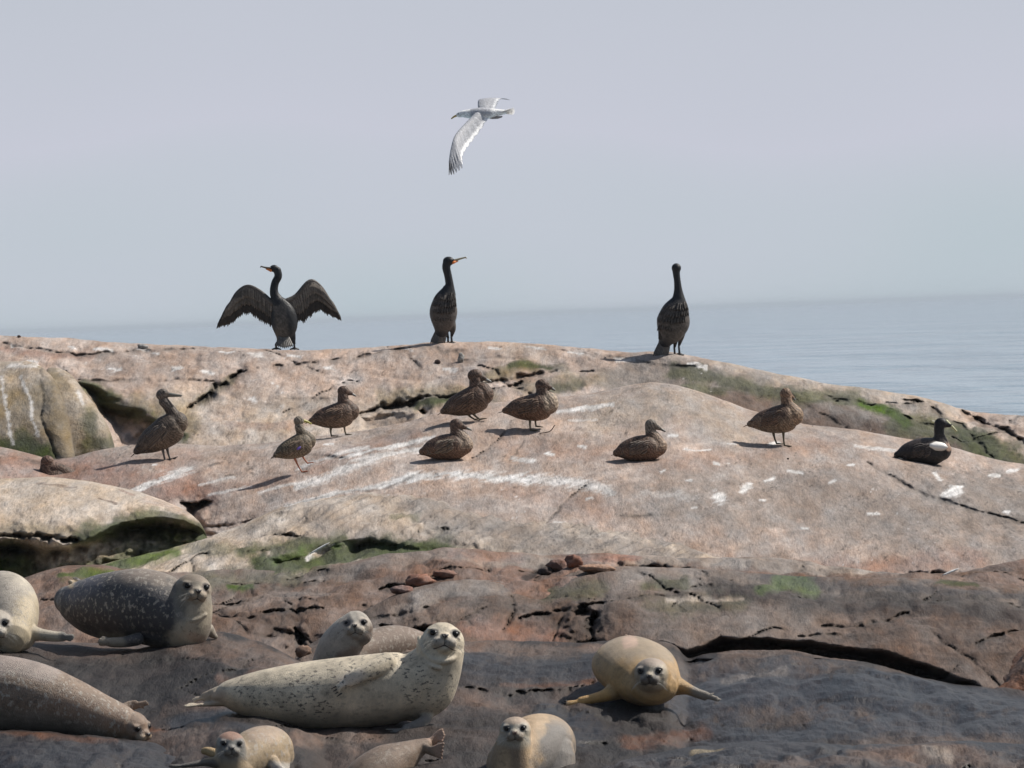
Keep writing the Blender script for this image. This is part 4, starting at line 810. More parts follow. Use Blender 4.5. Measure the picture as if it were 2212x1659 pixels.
s2 = make_seal('dark grey seal with pale flecks and cream chest, head raised', pc, (420, 1274, -40, 42, 17, 4, -6), D2, 300, 1320,
     [([(180, 1300), (280, 1320), (350, 1330)], 95, 0.96, (0.055, 0.054, 0.060)), ([(280, 1235), (345, 1240)], 24, 0.75, (0.26, 0.21, 0.17)), ([(150, 1290), (200, 1262)], 24, 0.5, (0.13, 0.13, 0.16)), ([(160, 1350), (240, 1360)], 34, 0.5, (0.14, 0.10, 0.08)),
      ([(395, 1385), (440, 1310)], 34, 0.9, (0.50, 0.43, 0.32)), ([(390, 1300), (392, 1330)], 14, 0.6, (0.30, 0.27, 0.22)), ([(220, 1380), (262, 1383)], 16, 0.85, (0.30, 0.26, 0.2)), ([(420, 1370), (440, 1378)], 12, 0.5, (0.42, 0.28, 0.2)), ([(130, 1260), (146, 1270)], 8, 0.95, (0.5, 0.38, 0.24))],
     (0.33, 0.28, 0.22), fleck=[([(170, 1290), (250, 1290), (350, 1290)], 70, 0.85), ([(280, 1235), (350, 1250)], 26, 1.0), ([(200, 1340), (360, 1350)], 50, 0.35)], spot=[([(410, 1340), (440, 1370)], 26, 0.5)],
     face=dict(cheek=(0.30, 0.26, 0.20), muzzle=(0.36, 0.29, 0.21), socket=(0.10, 0.08, 0.07), ring=(0.36, 0.27, 0.19), cap=(0.24, 0.19, 0.14)))
# ---- seal cut by the left edge
D1 = ground_at(40, 1405)
pc = [tube([(-60, 1330, 170, 40, 44), (-20, 1310, 130, 66, 66), (6, 1310, 80, 68, 70), (20, 1340, 20, 62, 60), (26, 1368, -25, 46, 44)], n=34, sub=7), tube([(-40, 1372, 20, 30, 40), (10, 1374, -10, 38, 46), (45, 1375, 0, 32, 40)], n=26)]
pc += paddle([(62, 1366, -10, 22, 22), (88, 1370, -14, 14, 14), (120, 1374, -18, 12, 10), (140, 1374, -20, 11, 6)], [(160, 1370, -22), (162, 1374, -22), (160, 1379, -23), (154, 1383, -24)], tr=3.2)
make_seal('speckled cream seal cut off by the left edge, one flipper stretched right', pc, (-4, 1352, -48, 42, 5, 2, 4), D1, 20, 1340,
     [([(-20, 1260), (30, 1300), (40, 1320)], 40, 0.7, (0.34, 0.30, 0.26)), ([(60, 1310), (50, 1390)], 30, 0.7, (0.60, 0.49, 0.32)), ([(142, 1372), (166, 1376)], 16, 0.95, (0.22, 0.21, 0.19))], (0.53, 0.47, 0.37), fleck=[([(-20, 1260), (30, 1290), (50, 1330)], 40, 0.9)],
     spot=[([(-20, 1260), (20, 1290), (30, 1320)], 34, 0.5)], face=dict(muzzle=(0.46, 0.42, 0.36), socket=(0.10, 0.09, 0.085)))
# ---- brown mottled seal asleep at lower left
D3 = ground_at(300, 1600) + 0.25
pc = [tube([(-160, 1500, 60, 60, 70), (-70, 1496, 40, 78, 80), (10, 1500, 20, 82, 80), (85, 1511, 8, 76, 74), (150, 1526, 0, 62, 62), (205, 1545, -4, 52, 54), (255, 1561, -8, 43, 44)], n=36, sub=7)]
pc += paddle([(255, 1540, 30, 12, 14), (275, 1529, 40, 12, 6), (292, 1525, 42, 11, 4)], [(316, 1521, 44), (318, 1526, 44), (308, 1533, 42), (312, 1517, 44)], tr=3)
make_seal('mottled brown seal asleep with its head down behind the nearest rock', pc, (289, 1570, -12, 38, 56, -16, 6), D3, 120, 1520,
     [([(-60, 1440), (40, 1432), (110, 1450)], 26, 0.55, (0.40, 0.34, 0.31)), ([(0, 1560), (120, 1565), (200, 1580)], 36, 0.7, (0.20, 0.19, 0.17)), ([(140, 1520), (230, 1550), (300, 1570)], 26, 0.4, (0.40, 0.26, 0.18))], (0.25, 0.18, 0.13),
     fleck=[([(0, 1480), (120, 1500), (200, 1530), (280, 1560)], 55, 0.95), ([(0, 1440), (100, 1450)], 20, 0.4)], spot=[([(0, 1510), (120, 1530)], 50, 0.5)], face=dict(muzzle=(0.42, 0.32, 0.22), ring=(0.42, 0.33, 0.25), socket=(0.12, 0.10, 0.09)), whiskers=False)
# ---- golden seal at right
D9 = ground_at(1400, 1524)
pc = [tube([(1358, 1424, 210, 30, 26), (1362, 1428, 160, 62, 46), (1368, 1440, 90, 90, 58), (1380, 1452, 30, 90, 60), (1398, 1472, -25, 76, 52), (1406, 1478, -60, 58, 42)], ref='y', n=36, sub=7),
      tube([(1404, 1466, -45, 50, 42), (1406, 1456, -75, 42, 36)], ref='y', n=26)]
pc += paddle([(1330, 1490, -20, 22, 24), (1306, 1500, -34, 14, 15), (1280, 1506, -42, 11, 10), (1252, 1512, -46, 10, 6)], [(1222, 1512, -48), (1218, 1516, -50), (1219, 1520, -52), (1226, 1522, -52)], tr=2.8)
pc += paddle([(1460, 1480, -20, 22, 24), (1484, 1486, -34, 13, 14), (1504, 1494, -42, 11, 8), (1524, 1501, -44, 11, 5)], [(1548, 1502, -46), (1556, 1508, -46), (1550, 1511, -48), (1540, 1494, -44)], tr=2.8)
pc += [tube([(1356, 1408, 215, 8, 8), (1354, 1394, 222, 6, 5), (1358, 1386, 222, 3, 3)], n=12), tube([(1364, 1406, 215, 8, 8), (1366, 1394, 222, 6, 5), (1365, 1387, 222, 3, 3)], n=12)]
cl = [tube([(1222, 1510 + k * 4, -52, 1.8), (1213, 1513 + k * 4, -54, 1.0)], n=6, sub=3) for k in range(4)]
s9 = make_seal('golden tan seal with grey face and both flippers spread', pc, (1404, 1449, -98, 39, -8, 0, 2), D9, 1380, 1470,
     [([(1320, 1480), (1460, 1500)], 40, 0.4, (0.50, 0.33, 0.15)), ([(1330, 1400), (1380, 1392), (1440, 1402)], 34, 0.75, (0.36, 0.295, 0.22)), ([(1212, 1518), (1224, 1516)], 8, 0.9, (0.08, 0.07, 0.07)), ([(1240, 1506), (1300, 1500)], 22, 0.7, (0.60, 0.36, 0.13)), ([(1508, 1492), (1560, 1510)], 24, 0.9, (0.26, 0.24, 0.21)), ([(1355, 1392), (1368, 1388)], 12, 0.8, (0.6, 0.42, 0.32))],
     (0.42, 0.275, 0.13), face=dict(cheek=(0.42, 0.365, 0.28), muzzle=(0.10, 0.095, 0.095), ring=(0.40, 0.38, 0.35), socket=(0.09, 0.085, 0.085), cap=(0.36, 0.29, 0.235)), extra=[('claws', cl, HORN, None)])
# ---- seal at the bottom centre
D8 = ground_at(1110, 1657) - 0.1
pc = [tube([(1110, 1720, -20, 60, 60), (1106, 1670, -20, 54, 52), (1107, 1630, -24, 46, 46), (1112, 1592, -28, 36, 40)], n=32), tube([(1110, 1650, 0, 60, 60), (1150, 1622, 60, 70, 66), (1182, 1616, 120, 64, 64), (1200, 1625, 170, 44, 50)], n=34, sub=7), tube([(1180, 1700, 60, 60, 60), (1185, 1640, 80, 60, 60)], n=24)]
pc += [tube([(1074, 1600, -38, 5), (1086, 1620, -57, 6), (1096, 1634, -64, 5)], n=12, sub=5)]
make_seal('tan seal with a wet grey flank, facing the camera at the bottom edge', pc, (1113, 1577, -34, 36, -2, 2, 2), D8, 1130, 1620,
     [([(1200, 1600), (1215, 1640), (1190, 1660)], 46, 0.95, (0.22, 0.205, 0.19)), ([(1060, 1600), (1056, 1660)], 14, 0.6, (0.34, 0.24, 0.15)), ([(1114, 1606), (1118, 1630), (1122, 1665)], 19, 0.7, (0.15, 0.11, 0.08)), ([(1170, 1560), (1160, 1590)], 16, 0.6, (0.62, 0.46, 0.30))],
     (0.50, 0.355, 0.215), face=dict(cheek=(0.46, 0.42, 0.34), muzzle=(0.27, 0.22, 0.17), ring=(0.50, 0.47, 0.42), nose=(0.14, 0.09, 0.07), cap=(0.50, 0.38, 0.28)))
# ---- seal at the lower left centre
D6 = ground_at(520, 1657) - 0.15
pc = [tube([(505, 1710, -10, 50, 50), (506, 1670, -15, 46, 44), (502, 1640, -20, 38, 38), (500, 1615, -24, 34, 36)], n=30), tube([(515, 1650, 0, 44, 44), (548, 1632, 50, 54, 52), (578, 1628, 100, 52, 52), (592, 1638, 140, 36, 42)], n=32, sub=7), tube([(570, 1690, 60, 50, 50), (575, 1640, 80, 50, 50)], n=24)]
pc += paddle([(475, 1645, -30, 14, 18), (448, 1643, -40, 9, 10), (420, 1647, -46, 6, 8), (398, 1650, -50, 5, 6)], [(370, 1648, -54), (368, 1651, -54), (374, 1654, -54)], tr=2.4)
pc += [tube([(466, 1630, 10, 12, 12), (448, 1624, 16, 10, 8), (438, 1624, 18, 8, 6)], n=14), tube([(590, 1648, 20, 14, 14), (600, 1660, 0, 12, 8), (625, 1676, -6, 9, 6)], n=14)]
make_seal('small seal with reddish crown and dark face, below the largest cream seal', pc, (500, 1608, -30, 34, 7, -2, -2), D6, 520, 1620,
     [([(440, 1624), (465, 1628)], 14, 0.8, (0.52, 0.36, 0.17)), ([(460, 1646), (370, 1652)], 14, 0.9, (0.11, 0.105, 0.10)), ([(550, 1580), (590, 1585)], 24, 0.5, (0.40, 0.30, 0.24)), ([(590, 1655), (620, 1665)], 12, 0.8, (0.66, 0.62, 0.56))],
     (0.38, 0.285, 0.18), fleck=[([(540, 1610), (600, 1600), (600, 1640)], 40, 0.8)], face=dict(cheek=(0.22, 0.215, 0.20), muzzle=(0.24, 0.22, 0.19), ring=(0.20, 0.20, 0.20), socket=(0.06, 0.06, 0.06), cap=(0.34, 0.19, 0.13)))
# ---- seal seen from behind, hind flippers up
D7 = ground_at(860, 1657) - 0.05
pc = [tube([(760, 1760, -40, 60, 60), (800, 1700, -20, 66, 62), (836, 1662, 0, 56, 56), (868, 1640, 14, 40, 42), (896, 1622, 24, 24, 28), (918, 1611, 30, 15, 20)], n=32, sub=7)]
pc += [tube([(914, 1611, 30, 12, 10), (932, 1600 + k * 3, 34 + k, 6, 5), (946 + (2 - abs(k - 2)) * 3 , 1584 + k * 4.5, 38 - k, 4.2, 3.6), (955 + (2 - abs(k - 2)) * 2.2, 1579 + k * 6, 38 - 2 * k, 3.0, 3)], n=12, sub=4) for k in range(5)]
pc += [tube([(914, 1615, 14, 12, 10), (932, 1617 + k * 2.5, 6, 6, 5), (948, 1610 + k * 6, 2, 4.2, 3.6), (958 - k, 1606 + k * 8.0, 0, 3.0, 3)], n=12, sub=4) for k in range(5)]
make_seal('plain tan-brown seal seen from behind with its hind flippers raised, at the bottom edge', pc, None, D7, 860, 1640,
     [([(935, 1580), (955, 1600), (955, 1640)], 22, 0.8, (0.46, 0.30, 0.22))], (0.25, 0.18, 0.13), fleck=[([(820, 1640), (880, 1620)], 34, 0.45)], voxel=1.7)

# ------------------------------------------------------------------ ducks
def shade_edge(rgb, edge, amt=0.8):
    def f(v, e):
        e = np.zeros(len(v)) if e is None else e; return np.array(rgb)[None] * (1 - (e * amt)[:, None]) + np.array(edge)[None] * (e * amt)[:, None]
    return f
def duck(name, label, tx, ty, scale=1.0, tilt=0, yaw=0, sit=False, neck=None, head=(20, -49), bill=None, legs=None, col_body=(0.15, 0.09, 0.06), col_head=(0.115, 0.075, 0.056), col_back=(0.10, 0.062, 0.044), edge=(0.36, 0.26, 0.19),
         billc=(0.12, 0.12, 0.11), legc=(0.12, 0.10, 0.06), body=None, mat=None, headr=(15.5, 13.5, 12), patches=(), gy=None, D=None, cat='duck', headdir=(1, 0.0, 0), wedge=True, tailup=0, group='ducks on the sloping rock', tertial=6, breast=None, wing_on=True, wingc=None, patch=None):
    gx, gyy = gy if gy else (tx, ty + 48 * scale)
    D = D if D else ground_at(gx, gyy)
    fr = Frame(tx, ty, D, scale, yaw, tilt)
    body = body or [(-60, 6, 0, 7, 9), (-36, 2, 0, 21, 21), (-6, 0, 0, 28.5, 27), (16, -3, 0, 30, 28), (29, -7, 0, 26, 25), (37, -9, 0, 19, 19)]
    neck = neck or [(24, -14, 0, 21, 20), (21, -30, 0, 15, 14), (20, -42, 0, 13, 11.5)]
    hx, hy = head; P = [tube(body, n=26, sub=6), tube(neck, n=22, sub=5), ball((hx, hy, 0), headr), tube([(34, body[-2][1], 0, body[-2][3] * 0.86, body[-2][4] * 0.86), ((34 + neck[0][0]) / 2 + 2, (body[-2][1] + neck[0][1]) / 2 - 7, 0, neck[0][3] * 0.98, neck[0][4] * 0.98), (neck[1][0] + 2, neck[1][1] + 3, 0, neck[1][3] * 1.05, neck[1][4])], n=20)]
    hd = np.array(headdir, float); hd /= np.linalg.norm(hd)
    bill = bill or [(hx + 10, hy + 1, 0), (hx + 20, hy + 6, 0), (hx + 28, hy + 11, 0)]
    if wedge: P.append(tube([(hx + 2 * hd[0], hy + 0, 2 * hd[2], 11.5, 9), ((hx * 0.45 + bill[1][0] * 0.55), (hy * 0.45 + bill[1][1] * 0.55) - 0.5, bill[1][2] * 0.55, 7.5, 6), (bill[1][0], bill[1][1], bill[1][2], 4.3, 3.8)], n=16))
    else: P.append(tube([(hx, hy, 0, 10, 8), (bill[0][0], bill[0][1], bill[0][2], 5.5, 5)], n=14))
    cb, ch, ck = map(np.array, (col_body, col_head, col_back))
    def colour(L, N):
        n3 = fbm(L, 0.12, 3, int(tx))
        C = np.tile(cb.astype(float), (len(L), 1))
        up = ss(4, -14, L[:, 1] + n3 * 8)[:, None]; C = C * (1 - up) + ck * up
        if breast is not None:
            b = ss(18, 34, L[:, 0] + n3 * 5)[:, None] * ss(12, 0, L[:, 1])[:, None]; C = C * (1 - b) + np.array(breast) * b
        dn = np.array([hx - neck[0][0], hy - neck[0][1], 0.0]); u = ((L - np.array(neck[0][:3])) @ dn) / (dn @ dn)
        near = np.min([np.hypot(L[:, 0] - q[0], L[:, 1] - q[1]) - q[3] for q in crom([(*n_, ) for n_ in neck], 4)], axis=0)
        hm = (ss(0.35, 0.65, u + n3 * 0.1) * ss(30, 18, np.hypot(L[:, 0] - hx - 4, L[:, 1] - hy - 6)))[:, None]
        C = C * (1 - hm) + ch * hm
        C = C * (1 + 0.25 * n3[:, None]) * (1 - 0.45 * ss(0.1, 0.4, fbm(L, 0.35, 3, int(ty)))[:, None]) * (1 + 0.5 * ss(0.2, 0.5, fbm(L, 0.5, 2, int(ty) + 3))[:, None])
        for px, py, w, h, rgb in patches:
            m = ss(1.2, 0.8, np.hypot((L[:, 0] - px) / w, (L[:, 1] - py) / h))[:, None] * (1 if L is None else 1); C = C * (1 - m) + np.array(rgb) * m
        return C
    ms = mat or BARRED
    rt = root(name, W(gx, gyy, D), label, cat, group)
    keep(fused('body', fr, P, ms, None, 1.15, colour, smooth=4), rt)
    # bill, two halves
    b0, b1, b2 = [np.array(q, float) for q in bill]
    keep(build('bill', fr, [tube([(*b0, 4.6, 4.2), (*b1, 3.2, 3.6), (*(b2 * .9 + b1 * .1), 1.9, 2.8), (*b2, 1.1, 1.6)], n=12, sub=4), tube([(*(b0 + [0, 3, 0]), 2.6, 3), (*(b1 + [0, 2.2, 0]), 1.5, 2.6), (*(b2 + [-1.5, 0.8, 0]), 0.8, 1.4)], n=10, sub=4)], plain('bill_horn', billc, 0.45), None), rt)
    for s in (-1, 1):
        e = np.array([hx, hy, 0]) + hd * 5.5 * (1 if abs(hd[0]) > .3 else 0.3) + np.array([0, -2.5, s * headr[2] * 0.80])
        keep(build('eye', fr, [ball(e, (1.9, 1.9, 1.6), None, 10, 6)], EYE, None), rt)
    if wing_on:
        bx = [q[0] for q in body]
        def onbody(x, y, s, lift):
            yc, ry, rz = (np.interp(x, bx, [q[i] for q in body]) for i in (1, 3, 4))
            v = min(0.97, abs(y - yc) / max(ry, 1)); return (x, y, s * (rz * math.sqrt(1 - v * v) + lift))
        for s in (-1, 1):
            W_ = []; Cc = []; rr = random.Random(int(tx) + s)
            dk = np.array(wingc if wingc is not None else ck) * 0.85
            # scapular shield
            rowdef = [(-26, -16, 6, 22, 3.2, tertial), (-14, 2, 6, 16, 3.6, 7), (-3, 2, 6, 12, 3.8, 7), (8, 14, 7, 10, 3.6, 6)]
            for (x0, x1, n_, ln, w, cnt) in rowdef:
                for k in range(cnt):
                    u = k / max(1, cnt - 1); y = -15 + 22 * u + rr.uniform(-1, 1); y = y if x0 > -20 else y + 2; x = x0 + rr.uniform(-2, 2) - 5 * u
                    p0 = onbody(x + ln * 0.5, y - 3, s, 0.2); p1 = onbody(x - ln, y + 3 + 1.5 * u, s, 1.6)
                    W_.append(blade(p0, p1, w, (0, -0.25, s), 1.3, bend=rr.uniform(-1, 1.5))); q = rr.uniform(0.45, 1.5)
                    Cc.append(shade_edge(dk * q, np.array(edge) * rr.uniform(.7, 1.1), 0.65))
            for k in range(5):      # primaries, crossing over the rump
                W_.append(blade(onbody(-22, 0 + k * 2, s, 0.5), (-62 + k * 3.5, 0 + k * 1.8, s * (9 + k)), 2.6, (0, -0.3, s), 0.9)); Cc.append(shade_edge(dk * 0.55, np.array(edge) * 0.8, 0.5))
            keep(build('wing', fr, W_, FEATHER, None, cols=Cc), rt)
    if patch:
        for nm_, q0, q1, w_, rgb_ in patch: keep(build(nm_, fr, [blade(q0, q1, w_, (0, -0.2, -1), 1.2)], plain(nm_ + '_feather', rgb_, 0.5), None), rt)
    T_ = []
    for k in range(5): T_.append(blade((-54, 6, (k - 2) * 2), (-75 + abs(k - 2) * 3, 11 + tailup - abs(k - 2), (k - 2) * 5), 3.2, (0, -1, 0.1), 0.6))
    keep(build('tail', fr, T_, FEATHER, None, cols=[shade_edge(ck * 0.8, edge, 0.6)] * 5), rt)
    if not sit:
        lm = plain('leg_skin', legc, 0.6)
        for i, (a, b_, zz) in enumerate(legs or [((-6, 22), (-6, 46), -7), ((6, 20), (6, 42), 8)]):
            lg = tube([(a[0], a[1] - 6, zz, 6, 6), (a[0], a[1] + 2, zz, 3.6, 3.4), ((a[0] + b_[0]) / 2 - 0.8, (a[1] + b_[1]) / 2 + 2, zz, 2.0, 1.9), (b_[0], b_[1], zz, 1.9, 1.9)], n=10, sub=4)
            keep(build('leg', fr, [lg], lm, None), rt)
            toes = [tube([(b_[0], b_[1], zz, 1.8, 1.4), (b_[0] + 8, b_[1] + 0.8 + k * 0.2, zz + k * 4, 1.3, 1.1), (b_[0] + 15 - abs(k) * 2, b_[1] + 1.6, zz + k * 8, 0.9, 0.8)], n=8, sub=3) for k in (-1, 0, 1)]
            web = (np.array([(b_[0], b_[1], zz), (b_[0] + 13, b_[1] + 1.4, zz - 7), (b_[0] + 14, b_[1] + 1.4, zz), (b_[0] + 13, b_[1] + 1.4, zz + 7), (b_[0], b_[1] + 1, zz), (b_[0] + 13, b_[1] + 2.3, zz - 7), (b_[0] + 14, b_[1] + 2.3, zz), (b_[0] + 13, b_[1] + 2.3, zz + 7)], float),
                   [(0, 1, 2), (0, 2, 3), (4, 6, 5), (4, 7, 6), (0, 4, 5, 1), (1, 5, 6, 2), (2, 6, 7, 3), (3, 7, 4, 0)])
            keep(build('foot', fr, toes + [web], lm, None), rt)
    return rt
# standing eiders
duck('eider_duck', 'brown duck with pale breast standing with a twig at its feet', 1151, 881, 1.0, breast=(0.34, 0.27, 0.20), gy=(1153, 929), legs=[((-6, 22), (-5, 47), -7), ((6, 20), (7, 40), 9)])
duck('eider_duck', 'large plain brown duck standing highest, right behind a resting duck', 1014, 868, 1.0, tilt=14, neck=[(24, -14, 0, 20, 19), (22, -30, 0, 15, 13.5), (24, -44, 0, 13, 12)], head=(25, -53), headr=(16, 13.5, 12),
     bill=[(36, -47, 0), (46, -39, 0), (56, -31, 0)], gy=(1024, 911), billc=(0.22, 0.22, 0.21), legs=[((2, 24), (13, 42), -5), ((-10, 22), (2, 40), 10)], col_body=(0.15, 0.10, 0.072))
duck('eider_duck', 'brown duck standing on two thin legs just behind the slim yellow-billed duck', 726, 899, 0.92, tilt=5, yaw=10, neck=[(20, -14, 0, 19, 18), (20, -32, 0, 14, 13.5), (20, -46, 0, 12.5, 11.5)], head=(22, -57), headr=(14, 13, 11), bill=[(32, -55, 0), (42, -49, 0), (51, -43, 0)],
     gy=(730, 944), legs=[((-16, 24), (-16, 45), -7), ((18, 20), (20, 45), 5)], col_body=(0.17, 0.115, 0.08), billc=(0.2, 0.2, 0.19))
duck('eider_duck', 'mottled brown duck standing with its face turned away, nearest the blackish duck', 1680, 907, 1.02, tilt=3, yaw=-14, neck=[(22, -14, 0, 19, 18), (22, -32, 0, 13, 12.5), (20, -46, 0, 12, 11)], head=(20, -54), headr=(12.5, 13.5, 13),
     bill=[(28, -50, 6), (33, -45, 10), (37, -40, 13)], headdir=(0.4, 0, 0.9), gy=(1688, 962), legs=[((-12, 24), (-6, 50), 6), ((12, 22), (13, 55), -6)], col_body=(0.20, 0.145, 0.10), breast=(0.26, 0.18, 0.12), col_head=(0.20, 0.13, 0.085))
# sitting eiders
SITB = [(-62, 6, 0, 9, 10), (-42, 2, 0, 22, 24), (-14, 0, 0, 30, 30), (12, 0, 0, 31, 30), (28, -1, 0, 26, 25), (38, -3, 0, 19, 19)]
duck('eider_duck', 'brown barred duck resting on the rock just below the tallest plain brown duck', 970, 966, 0.93, tilt=4, sit=True, body=SITB, neck=[(22, -18, 0, 20, 18), (18, -36, 0, 13, 12), (18, -48, 0, 13, 12)], head=(20, -52), headr=(15.5, 13.5, 11.5),
     bill=[(33, -48, 0), (43, -42, 0), (55, -36, 0)], gy=(975, 993), edge=(0.42, 0.36, 0.28), tailup=3, breast=(0.28, 0.21, 0.155), tertial=9)
duck('eider_duck', 'brown resting duck with grey-brown head, midway between the twig and the blackish duck', 1389, 969, 0.93, tilt=4, sit=True, body=SITB, neck=[(24, -18, 0, 18, 17), (20, -36, 0, 12, 11), (20, -48, 0, 12.5, 11.5)], head=(22, -54), headr=(14, 13.5, 11.5),
     bill=[(34, -50, 0), (44, -43, 0), (55, -36, 0)], gy=(1390, 995), edge=(0.36, 0.31, 0.26), breast=(0.25, 0.18, 0.13), col_head=(0.17, 0.145, 0.12), tertial=9)
duck('eider_duck', 'blackish duck with white shoulder patch and pale green bill, resting farthest right', 2000, 976, 0.98, tilt=1, sit=True, body=SITB, neck=[(28, -14, 0, 20, 18), (30, -34, 0, 12, 11), (30, -50, 0, 11.5, 10.5), (32, -58, 0, 12, 11)], head=(34, -62), headr=(14.5, 12.5, 11),
     bill=[(46, -66, 0), (56, -57, 0), (69, -44, 0)], gy=(2000, 1000), col_body=(0.022, 0.019, 0.019), col_head=(0.016, 0.015, 0.016), col_back=(0.045, 0.035, 0.032), edge=(0.15, 0.13, 0.12), billc=(0.48, 0.47, 0.27), mat=SLEEK,
     patches=[(50, -12, 8, 12, (0.30, 0.2, 0.15))], patch=[('white_patch', (6, -15, -30), (46, -10, -26), 10, (0.75, 0.73, 0.70)), ('tail_patch', (-48, 12, -12), (-66, 16, -8), 3.5, (0.5, 0.42, 0.34))], wing_on=True, tertial=5)
# dabbling ducks
duck('mallard_duck', 'slim brown duck with yellow bill and purple wing patch walking on orange legs', 640, 966, 0.84, tilt=14, yaw=24, neck=[(24, -14, 0, 19, 17), (22, -34, 0, 13, 12), (20, -50, 0, 11.5, 11)], head=(23, -64), headr=(14, 13, 11), wedge=False,
     bill=[(33, -62, 0), (44, -57, 0), (55, -48, 0)], billc=(0.42, 0.38, 0.10), legc=(0.42, 0.15, 0.08), gy=(632, 1026), patch=[('wing_patch', (-12, 3, -31), (1, -2, -31), 3.0, (0.15, 0.09, 0.42))], legs=[((-12, 26), (-2, 65), -4), ((14, 22), (24, 49), 10)], col_body=(0.17, 0.13, 0.09), col_head=(0.22, 0.185, 0.145), col_back=(0.12, 0.095, 0.065), group='ducks on the sloping rock')
duck('mallard_duck', 'tall upright brown duck with long bill, standing in front of the dark hollow', 352, 938, 1.12, tilt=27, neck=[(24, -8, 0, 20, 19), (34, -24, 0, 13, 12.5), (33, -42, 0, 10, 10), (30, -56, 0, 10, 9.5)], head=(34, -69), headr=(13, 11, 10.5), wedge=False,
     bill=[(44, -64, 0), (54, -57, 0), (66, -50, 0)], billc=(0.14, 0.14, 0.12), legc=(0.10, 0.09, 0.085), gy=(350, 993), legs=[((-12, 20), (-19, 48), -5), ((-5, 22), (-10, 50), 5)], col_body=(0.13, 0.10, 0.075), col_head=(0.12, 0.10, 0.085), edge=(0.34, 0.28, 0.23), col_back=(0.09, 0.07, 0.055), tertial=8)
duck('eider_duck', 'duck with only dark head and back showing above the big pale boulder', 118, 1034, 1.05, yaw=8, sit=True, body=[(-26, 4, 0, 16, 18), (-10, 4, 0, 24, 24), (8, 2, 0, 24, 24), (20, 0, 0, 20, 20)], neck=[(-14, -14, 0, 18, 16), (-15, -26, 0, 15, 13), (-15, -34, 0, 13, 12)], head=(-15, -35), headr=(14, 13, 13), bill=[(-17, -32, 9), (-19, -29, 16), (-20, -26, 22)], headdir=(-0.2, 0, 0.9), wing_on=False, col_head=(0.14, 0.085, 0.062), gy=(124, 1052), D=ground_at(124, 1020) - 0.05, wedge=False)

